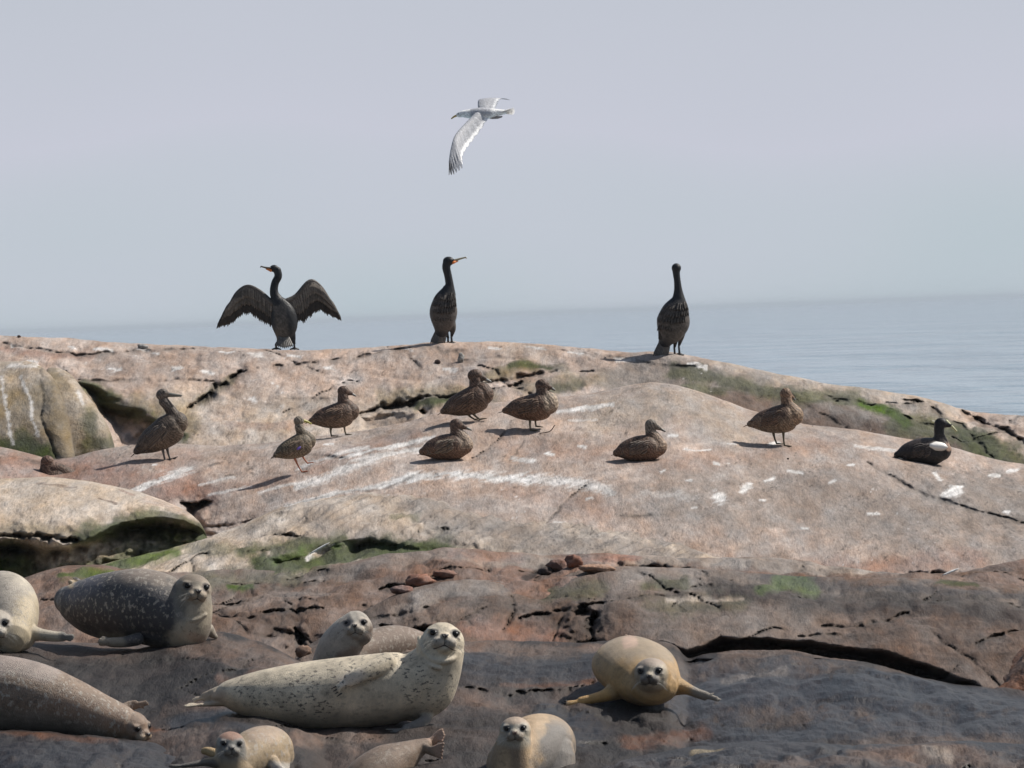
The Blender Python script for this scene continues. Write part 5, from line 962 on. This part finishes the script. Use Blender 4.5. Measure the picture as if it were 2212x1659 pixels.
# ------------------------------------------------------------------ cormorants
BLK = (0.020, 0.021, 0.024); GRB = (0.095, 0.083, 0.074)
def cormorant(label, tx, ty, body, neck, head, bill, tail, legs, gy, wings=None, gular=None, folded=None, dd=0):
    D = ground_at(*gy) + dd; fr = Frame(tx, ty, D); off = np.array([tx, ty, 0])
    def A(l): return [(q[0] - tx, q[1] - ty, *q[2:]) for q in l]
    P = [tube(A(body), n=26, sub=6), tube(A(neck), n=20, sub=6), ball(np.array(head[:3]) - off, head[3])] + [tube(A([(a[0], a[1] - 14, z, 6, 7), (a[0], a[1] + 4, z, 7, 7), (b[0], a[1] * .4 + b[1] * .6, z, 2.8, 2.8)]), n=14) for a, b, z in legs]
    ys = tx
    top = neck[-1][1] if neck[-1][1] > neck[0][1] else neck[0][1]
    def colour(L, N):
        Y = L[:, 1] + ty; X = L[:, 0] + tx; n3 = fbm(L, 0.15, 3, 3)
        bx = np.interp(Y, [b[1] for b in body], [b[0] for b in body])
        m = ss(body[0][1] + 5, body[0][1] + 22, Y + n3 * 8) * ss(body[-1][1] + 8, body[-1][1] - 10, Y) * ss(24, 12, L[:, 2])
        if not folded: m = m * ss(19, 9, np.abs(X - bx + 5) + 5 * n3)
        C = np.array(BLK)[None] * (1 - m[:, None]) + np.array(GRB)[None] * (1 + 0.5 * n3[:, None]) * m[:, None]
        return C
    rt = root('cormorant', W(*gy, D), label, 'cormorant', 'cormorants on the crest of the rock')
    keep(fused('body', fr, P, SLEEK, None, 1.2, colour, smooth=4), rt)
    b = [np.array(q, float) - off for q in bill]
    keep(build('bill', fr, [tube([(*b[0], 3.2, 3), (*b[1], 2.0, 2), (*b[2], 1.5, 1.6)], n=10, sub=4), tube([(*b[2], 1.4, 1.4), (b[2][0] + (b[2][0] - b[1][0]) * .12, b[2][1] + 2.2, b[2][2], 0.9, 0.9)], n=8, sub=3)], plain('bill_horn', (0.10, 0.085, 0.06) if gular != 'pale' else (0.32, 0.28, 0.18), 0.45), None), rt)
    if gular is not None:
        g0 = b[0] * 1.0; d = (b[1] - b[0]); s_ = -1 if d[0] < 0 else 1
        keep(build('throat_patch', fr, [tube([(g0[0] - s_ * 3.0, g0[1] + 4.2, g0[2] - 3.5, 3.2, 4.5), (g0[0] + s_ * 1.5, g0[1] + 2.4, g0[2] - 1, 2.6, 3.6), (g0[0] + s_ * 7, g0[1] + 1.4, g0[2], 1.0, 1.4)], n=10, sub=4)], plain('orange_skin', (0.75, 0.20, 0.03), 0.5), None), rt)
    for s in (-1, 1):
        keep(build('eye', fr, [ball(b[0] + np.array([-2.5 if b[1][0] > b[0][0] else 2.5, -2.5, s * 5.5]), 1.2, None, 8, 6)], EYE, None), rt)
    # tail: stiff feathers
    T_ = []; t0, t1, w0, w1 = tail; t0 = np.array(t0, float) - off; t1 = np.array(t1, float) - off
    for k in range(9):
        u = k / 8 * 2 - 1; T_.append(blade(t0 + [u * w0, -6, -12], t1 + [u * w1, -abs(u) * 4 + 2, -26 - 3 * (1 - abs(u))], 3.0, (0, 0, -1), 0.7, tip=0.85))
    keep(build('tail', fr, T_, FEATHER, None, cols=[shade_edge((0.10, 0.095, 0.09), (0.24, 0.225, 0.205), 0.7)] * 9), rt)
    for a, c, z in legs:
        keep(build('leg', fr, [tube(A([(a[0], a[1], z, 3.4, 3.4), (c[0] - 1, (a[1] + c[1]) / 2, z, 2.3, 2.3), (c[0], c[1], z, 2.4, 2.4)]), n=10)], HORN, None), rt)
        keep(build('foot', fr, [tube([(c[0] - tx, c[1] - ty, z, 2.6, 2), (c[0] - tx + k * 9, c[1] - ty + 2.6, z + 4 - abs(k) * 2, 1.5, 1.5)], n=8, sub=4) for k in (-1, 0, 1)] + [ball((c[0] - tx, c[1] - ty + 2, z + 2), (9, 1.4, 8), None, 12, 6)], HORN, None), rt)
    if folded:
        for s in (-1, 1):
            Wg = []; Cc = []; rr = random.Random(int(tx + s))
            for (u0, u1, n_, w) in folded:
                for k in range(n_):
                    t = k / max(1, n_ - 1)
                    y0 = body[0][1] + (body[-1][1] - body[0][1]) * (u0 + 0.12 * t * 0) ; 
                    yA = body[0][1] + (body[-1][1] - body[0][1]) * u0; yB = body[0][1] + (body[-1][1] - body[0][1]) * u1
                    cxa = np.interp(yA, [q[1] for q in body], [q[0] for q in body]); cxb = np.interp(yB, [q[1] for q in body], [q[0] for q in body]); ra = np.interp(yA, [q[1] for q in body], [q[3] for q in body]); rb = np.interp(yB, [q[1] for q in body], [q[3] for q in body])
                    ph = math.radians(12 + 74 * t)
                    pA = (cxa + s * ra * math.sin(ph) * 1.0 - tx, yA - ty + rr.uniform(-2, 2), -ra * 0.80 * math.cos(ph) + 1); ph2 = math.radians(6 + 66 * t); pB = (cxb + s * rb * math.sin(ph2) * 1.0 - tx, yB - ty + rr.uniform(-2, 2) - 5 * t, -rb * 0.86 * math.cos(ph2) - 1.5)
                    Wg.append(blade(pA, pB, w, (s * math.sin(ph), 0, -math.cos(ph)), 0.8)); q = rr.uniform(.6, 1.15); Cc.append(shade_edge(np.array(GRB) * q, np.array((0.050, 0.045, 0.042)), 0.8))
            keep(build('wing', fr, Wg, FEATHER, None, cols=Cc), rt)
    if wings:
        for (arm, fe) in wings:
            Wg = [tube([(q[0] - tx, q[1] - ty, q[2], q[3], q[3]) for q in arm], n=12, sub=5)]; Cc = [GRB]
            rr = random.Random(int(arm[-1][0]))
            armc = crom([(q[0], q[1], q[2]) for q in arm], 20)
            for layer, (dz, kk, cscale) in enumerate(((0, 1.0, 0.62), (-2.0, 0.66, 1.15), (-3.6, 0.40, 1.5))):
                n_ = len(fe) if layer == 0 else len(fe)
                for i, (u, ex, ey, ez) in enumerate(fe):
                    p0 = armc[int(u * (len(armc) - 1))]; p1 = np.array([ex, ey, ez], float); p1 = p0 + (p1 - p0) * (kk * rr.uniform(.94, 1.04))
                    Wg.append(blade(p0 - off + [0, 0, dz], p1 - off + [0, 0, dz], 3.9 if layer == 0 else 4.4, (0, 0, -1), 0.6, tip=0.7)); q = rr.uniform(.7, 1.3) * cscale
                    brown = np.array((0.075, 0.060, 0.050)) if layer == 0 else np.array((0.13, 0.112, 0.096)); Cc.append(shade_edge(brown * q, np.array((0.030, 0.027, 0.026)) if layer else np.array((0.018, .017, .018)), 0.7))
            keep(build('wing', fr, Wg, FEATHER, None, cols=Cc), rt)
    return rt
def fan(arm_us, edge, n):
    "feathers spread evenly between arm parameters and an outline"
    E = crom([(*e,) for e in edge], 24); out = []
    for i in range(n):
        t = i / (n - 1); u = np.interp(t, np.linspace(0, 1, len(arm_us)), arm_us); p = E[int(t * (len(E) - 1))]; out.append((u, p[0], p[1], p[2]))
    return out
armL = [(588, 656, -2, 7), (560, 630, 6, 5), (534, 619, 14, 4.5), (512, 632, 18, 4), (496, 655, 20, 2.5)]
armR = [(618, 652, -2, 7), (640, 640, 4, 6), (668, 608, 12, 4.5), (690, 618, 18, 4), (712, 648, 20, 2.5)]
cormorant('cormorant holding both wings spread out to dry, leftmost on the crest', 612, 690,
    [(596, 646, 0, 12, 12), (607, 664, 0, 23, 18), (613, 684, 0, 29, 22), (615, 708, 0, 27, 22), (614, 730, 0, 17, 16)], [(600, 650, 0, 13, 12), (592, 632, 0, 9.5, 9), (594, 612, 0, 8.5, 8), (601, 597, 0, 8.5, 8), (599, 584, 0, 8.5, 8)], (592, 580, 0, (10, 8, 7.5)),
    [(582, 580, 0), (573, 578, 0), (564, 575.5, 0)], ((613, 728, 0), (616, 751, 0), 7, 17), [((604, 735), (597, 752), 2), ((632, 728), (636, 752), 2)], (617, 756), gular='orange', dd=0.1,
    wings=[(armL, fan([0.02, 0.45, 0.7, 1.0], [(584, 706, -4), (560, 692, 6), (536, 680, 14), (512, 690, 18), (490, 704, 20), (468, 708, 20)], 30)), (armR, fan([0.02, 0.45, 0.7, 1.0], [(632, 692, -4), (655, 697, 6), (672, 684, 12), (688, 672, 16), (712, 684, 20), (736, 692, 20)], 30))])
cormorant('cormorant with orange throat standing upright and looking right, middle one on the crest', 958, 680,
    [(968, 626, 0, 13, 12), (961, 648, 0, 24, 20), (958, 672, 0, 30, 24), (957, 695, 0, 26, 22), (954, 716, 0, 15, 15)], [(970, 636, 0, 15, 13), (971, 616, 0, 9.5, 9), (968, 596, 0, 8.5, 8), (964, 578, 0, 9, 8.5), (966, 567, 0, 9.5, 9)], (969, 564, 0, (12.5, 10, 9)),
    [(982, 563, 0), (994, 559, 0), (1006, 556, 0)], ((956, 708, 6), (945, 744, 20), 7, 15), [((978, 706), (976, 739), 6), ((962, 712), (968, 741), 8)], (972, 744), gular='pale', folded=[(0.45, 1.0, 7, 4.2), (0.34, 0.78, 7, 4.5), (0.24, 0.6, 7, 4.5), (0.14, 0.44, 7, 4.5), (0.06, 0.28, 6, 4.2)], dd=0.1)
cormorant('cormorant seen from behind with its bill hidden, rightmost on the crest', 1455, 700,
    [(1466, 646, 0, 14, 13), (1459, 670, 0, 29, 24), (1454, 696, 0, 36, 28), (1446, 720, 0, 28, 24), (1437, 738, 0, 15, 16)], [(1466, 654, 0, 17, 15), (1465, 628, 0, 9.5, 9), (1463, 606, 0, 7.5, 7.5), (1461, 590, 0, 8, 8), (1461, 580, 0, 9.5, 9)], (1461, 579, 0, (10.5, 10.5, 10)),
    [(1461, 577, 9), (1461, 576, 18), (1461, 575, 26)], ((1440, 732, 4), (1426, 771, 20), 8, 15), [((1474, 716), (1468, 764), 6), ((1460, 724), (1458, 766), 10)], (1460, 770), folded=[(0.45, 1.0, 7, 5), (0.34, 0.78, 7, 5.2), (0.24, 0.6, 7, 5.2), (0.14, 0.44, 7, 5), (0.06, 0.28, 6, 5)], dd=0.1)

# ------------------------------------------------------------------ gull in flight
def gull():
    tx, ty, D = 1040, 248, 53.0; fr = Frame(tx, ty, D); off = np.array([tx, ty, 0])
    A = lambda l: [(q[0] - tx, q[1] - ty, *q[2:]) for q in l]
    P = [tube(A([(990, 248, 0, 5, 5), (1000, 246, 0, 7.5, 7.5), (1016, 246, 0, 10.5, 10), (1036, 246, 0, 13.5, 13), (1058, 245, 0, 11.5, 12), (1076, 243, 0, 7.5, 8), (1090, 242, 0, 5, 6)]), n=24), ball((994 - tx, 247.5 - ty, 0), (8, 6.3, 6))]
    def colour(L, N):
        C = np.tile(np.array((0.88, 0.88, 0.87)), (len(L), 1)); m = (ss(-28, -20, L[:, 0]) * ss(26, 16, L[:, 0]) * ss(6, 0, L[:, 1]))[:, None]
        C = C * (1 - m) + np.array((0.46, 0.47, 0.50)) * m; return C
    rt = root('gull', W(tx, ty, D), 'white gull with grey wings flying left in the open sky', 'gull')
    keep(fused('body', fr, P, FEATHER, None, 1.1, colour, smooth=4), rt)
    keep(build('bill', fr, [tube(A([(988, 249, 0, 2.6, 2.4), (981, 252, 0, 2.0, 2.0), (975.5, 256, 0, 1.4, 1.4)]), n=10), ], plain('yellow_bill', (0.50, 0.34, 0.10), 0.4), None), rt)
    for s in (-1, 1): keep(build('eye', fr, [ball((990 - tx, 246 - ty, s * 5.2), 1.1, None, 8, 6)], EYE, None), rt)
    T_ = [blade((1078 - tx, 243 - ty, k * 1.2), (1113 - tx + abs(k) * -1, 240 - ty + k * 2.1, k * 6), 3.2, (0, -0.9, -0.5), 0.5, tip=0.9) for k in range(-3, 4)]
    keep(build('tail', fr, T_, FEATHER, None, cols=(0.80, 0.79, 0.77)), rt)
    for k in (0, 1): keep(build('leg', fr, [tube(A([(1060, 254 + k, -4 + 8 * k, 2, 2), (1074, 253.5 + k, -4 + 8 * k, 2.2, 2), (1084, 252, -4 + 8 * k, 1.6, 1.5)]), n=8)], plain('leg_skin', (0.28, 0.25, 0.24), 0.6), None), rt)
    def wing(arm, edge, camber):
        "one feathered surface from the leading arm to the trailing edge, split into fingers towards the tip"
        ac = crom([q[:3] for q in arm], 24); ec = crom([(*e,) for e in edge], 24); nt, ns = 88, 12; rr = random.Random(3)
        V = np.zeros((2, nt, ns, 3)); C = np.zeros((2, nt, ns, 3))
        for i in range(nt):
            t = i / (nt - 1); a = ac[int(t ** 0.9 * (len(ac) - 1))] - off; e = ec[int(t * (len(ec) - 1))] - off
            fp = (i % 6) / 6.0; fing = math.sin(math.pi * (fp * 0.94 + 0.03)); g = 0.93 + 0.07 * fing if t < 0.6 else (0.80 - 0.25 * ss(0.6, 0.9, t) + (0.20 + 0.25 * ss(0.6, 0.9, t)) * fing ** 0.6)
            q = 1 - 0.10 * ((i // 3) % 2) + rr.uniform(-.03, .03)
            for k in range(ns):
                s_ = k / (ns - 1); p = a * (1 - s_ * g) + e * s_ * g; b = camber * math.sin(math.pi * min(1, s_ * 1.4)) * (1 - 0.6 * t)
                th = (0.5 + 3.5 * (1 - s_) ** 2 * (1 - t * .7))
                for L_, sg in ((0, -1), (1, 1)): V[L_, i, k] = p + np.array([0, -1.0, -0.4]) * b + np.array([0, sg * th * 0.4, sg * th])
                c = np.array((0.44, 0.45, 0.48)) * q * (1 - 0.06 * ((k + i) % 2))
                if t < 0.62: c = c + (0.92 - c) * float(ss(0.76, 0.86, s_))
                tip = float(ss(0.80, 0.97, t + 0.25 * max(0, s_ - 0.7))) * float(ss(0.15, 0.7, s_ + 0.6 * ss(0.9, 1, t)))
                c = c + (np.array((0.05, 0.05, 0.055)) - c) * tip * 0.95
                C[0, i, k] = c; C[1, i, k] = 0.9 * c + 0.06
        idx = np.arange(2 * nt * ns).reshape(2, nt, ns); Fc = []
        for i in range(nt - 1):
            for k in range(ns - 1):
                Fc.append((idx[0, i, k], idx[0, i, k + 1], idx[0, i + 1, k + 1], idx[0, i + 1, k])); Fc.append((idx[1, i, k], idx[1, i + 1, k], idx[1, i + 1, k + 1], idx[1, i, k + 1]))
            for k in (0, ns - 1): Fc.append((idx[0, i, k], idx[0, i + 1, k], idx[1, i + 1, k], idx[1, i, k]))
        for i in (0, nt - 1):
            for k in range(ns - 1): Fc.append((idx[0, i, k], idx[1, i, k], idx[1, i, k + 1], idx[0, i, k + 1]))
        Fc = [tuple(int(a) for a in f) for f in Fc]
        o = mesh_obj('wing', fr(V.reshape(-1, 3)), Fc, FEATHER, None, True, cols=C.reshape(-1, 3)); keep(o, rt)
    near = [(1026, 246, -8, 7), (1010, 264, -34, 6), (992, 284, -62, 5), (981, 302, -84, 4.5), (974, 330, -104, 3.5), (971, 352, -116, 2.2)]
    wing(near, [(1056, 254, -8), (1040, 280, -30), (1020, 308, -60), (1006, 328, -86), (1000, 345, -104), (1001, 364, -118), (991, 374, -124), (981, 381, -128), (971, 382, -130)], 5)
    far = [(1036, 240, 8, 7), (1032, 226, 22, 6), (1036, 214, 38, 5), (1060, 211, 60, 3.5), (1082, 210, 84, 2)]
    wing(far, [(1068, 236, 8), (1074, 226, 22), (1080, 213, 40), (1090, 210, 70), (1102, 212, 92)], 3)
gull()

# ------------------------------------------------------------------ loose things on the rock
GREYST = plain('stone_grey', (0.2, 0.17, 0.15), 0.9)
def stone(label, tx, ty, rx, ry, rgb, seed):
    D = ground_at(tx, ty + ry * 0.6); fr = Frame(tx, ty, D); rs_ = np.random.RandomState(seed)
    v, f = ball((0, 0, 0), (rx, ry, rx), None, 18, 12); nn = fbm(v, 0.16, 3, seed); v = v * (1 + 0.45 * nn)[:, None]
    mt = ROCK; o = mesh_obj('stone', fr(v), [tuple(q) for q in f], mt, cols=np.tile(np.array(rgb), (len(v), 1)) * (1 + 0.5 * nn[:, None]), attrs={'wet': np.zeros(len(v))}); tag(o, label, 'stone', 'loose stones on the rock')
    return o
stone('small dark stone on the far left of the crest', 41, 727, 4, 3.5, (0.08, 0.06, 0.055), 1)
stone('grey-white stone on the crest left of the cormorant with spread wings', 308, 749, 11, 6, (0.33, 0.32, 0.31), 2)
stone('upright whitish stone below the middle cormorant', 996, 775, 7, 12, (0.34, 0.33, 0.31), 3)
stone('small dark brown stone left of the upright whitish stone', 945, 782, 7, 5, (0.07, 0.045, 0.04), 4)
stone('round red-brown stone left of the pale-headed seal', 655, 1408, 17, 13, (0.20, 0.14, 0.11), 5)
stone('tiny dark stone below the standing duck at right', 1702, 991, 3, 2, (0.05, 0.035, 0.03), 6)
for i, (x, y, rx, ry) in enumerate([(905, 1255, 30, 14), (868, 1275, 24, 10), (960, 1240, 26, 9), (1205, 1222, 22, 14), (1240, 1214, 18, 15), (1180, 1236, 18, 10), (1290, 1228, 40, 9)]):
    stone(['flat red stone, largest of the broken pieces above the grey ledge', 'small red stone left of the largest red piece above the grey ledge', 'flat red stone right of the largest red piece above the grey ledge', 'reddish block left of the middle in the cluster at the ledge top',
           'reddish upright block in the middle of the cluster at the ledge top', 'low dark block at the left of the cluster at the ledge top', 'long pale pink stone just right of the cluster at the ledge top'][i], x, y, rx, ry, [(0.26, 0.15, 0.115), (0.2, 0.12, 0.1), (0.24, 0.15, 0.12), (0.2, 0.11, 0.085), (0.22, 0.12, 0.09), (0.07, 0.05, 0.045), (0.33, 0.23, 0.18)][i], 10 + i)
def stick(name, label, pts, rgb, cat, w=0.9):
    D = ground_at(pts[0][0], pts[0][1]); fr = Frame(pts[0][0], pts[0][1], D - 0.03)
    o = build(name, fr, [tube([(p[0] - pts[0][0], p[1] - pts[0][1], p[2], w, w) for p in pts], n=6, sub=4)], plain(name + '_skin', rgb, 0.8), None); tag(o, label, cat); return o
stick('twig', 'thin dark twig at the feet of the standing pale-breasted duck', [(1166, 936, 0), (1180, 934, -4), (1190, 930, -2), (1198, 919, 2)], (0.10, 0.07, 0.05), 'twig', 1.1)
def feather(label, x, y, x2, y2, w):
    D = ground_at(x, y); fr = Frame(x, y, D - 0.04); o = build('feather', fr, [blade((0, 0, 0), (x2 - x, y2 - y, 2), w, (0, -0.5, -0.8), 0.5)], FEATHER, None, cols=(0.75, 0.74, 0.72)); tag(o, label, 'feather', 'white feathers on the rock')
feather('bent white feather on the slab edge at far right, above the dark ledge', 2035, 1243, 2072, 1228, 3.0)
feather('white feather on the mossy patch of the mound behind the seals', 668, 1197, 712, 1172, 2.6)










# ------------------------------------------------------------------ sea haze
hm = bpy.data.materials.new('sea_haze'); hm.use_nodes = True; hn = hm.node_tree.nodes; hn.clear()
ho = hn.new('ShaderNodeOutputMaterial'); hv = hn.new('ShaderNodeVolumePrincipled'); hm.node_tree.links.new(hv.outputs[0], ho.inputs['Volume'])
hv.inputs['Color'].default_value = (0.80, 0.90, 1.0, 1); hv.inputs['Density'].default_value = 0.00014; hv.inputs['Anisotropy'].default_value = 0.0
bmh = bmesh.new(); bmesh.ops.create_cube(bmh, size=1.0)
meh = bpy.data.meshes.new('haze'); bmh.to_mesh(meh); bmh.free(); haze = bpy.data.objects.new('haze', meh); col.objects.link(haze)
haze.scale = (30000 * 2.1, 31000, 9.5); haze.location = (0, 15200, 3.6); meh.materials.append(hm); haze['kind'] = 'stuff'
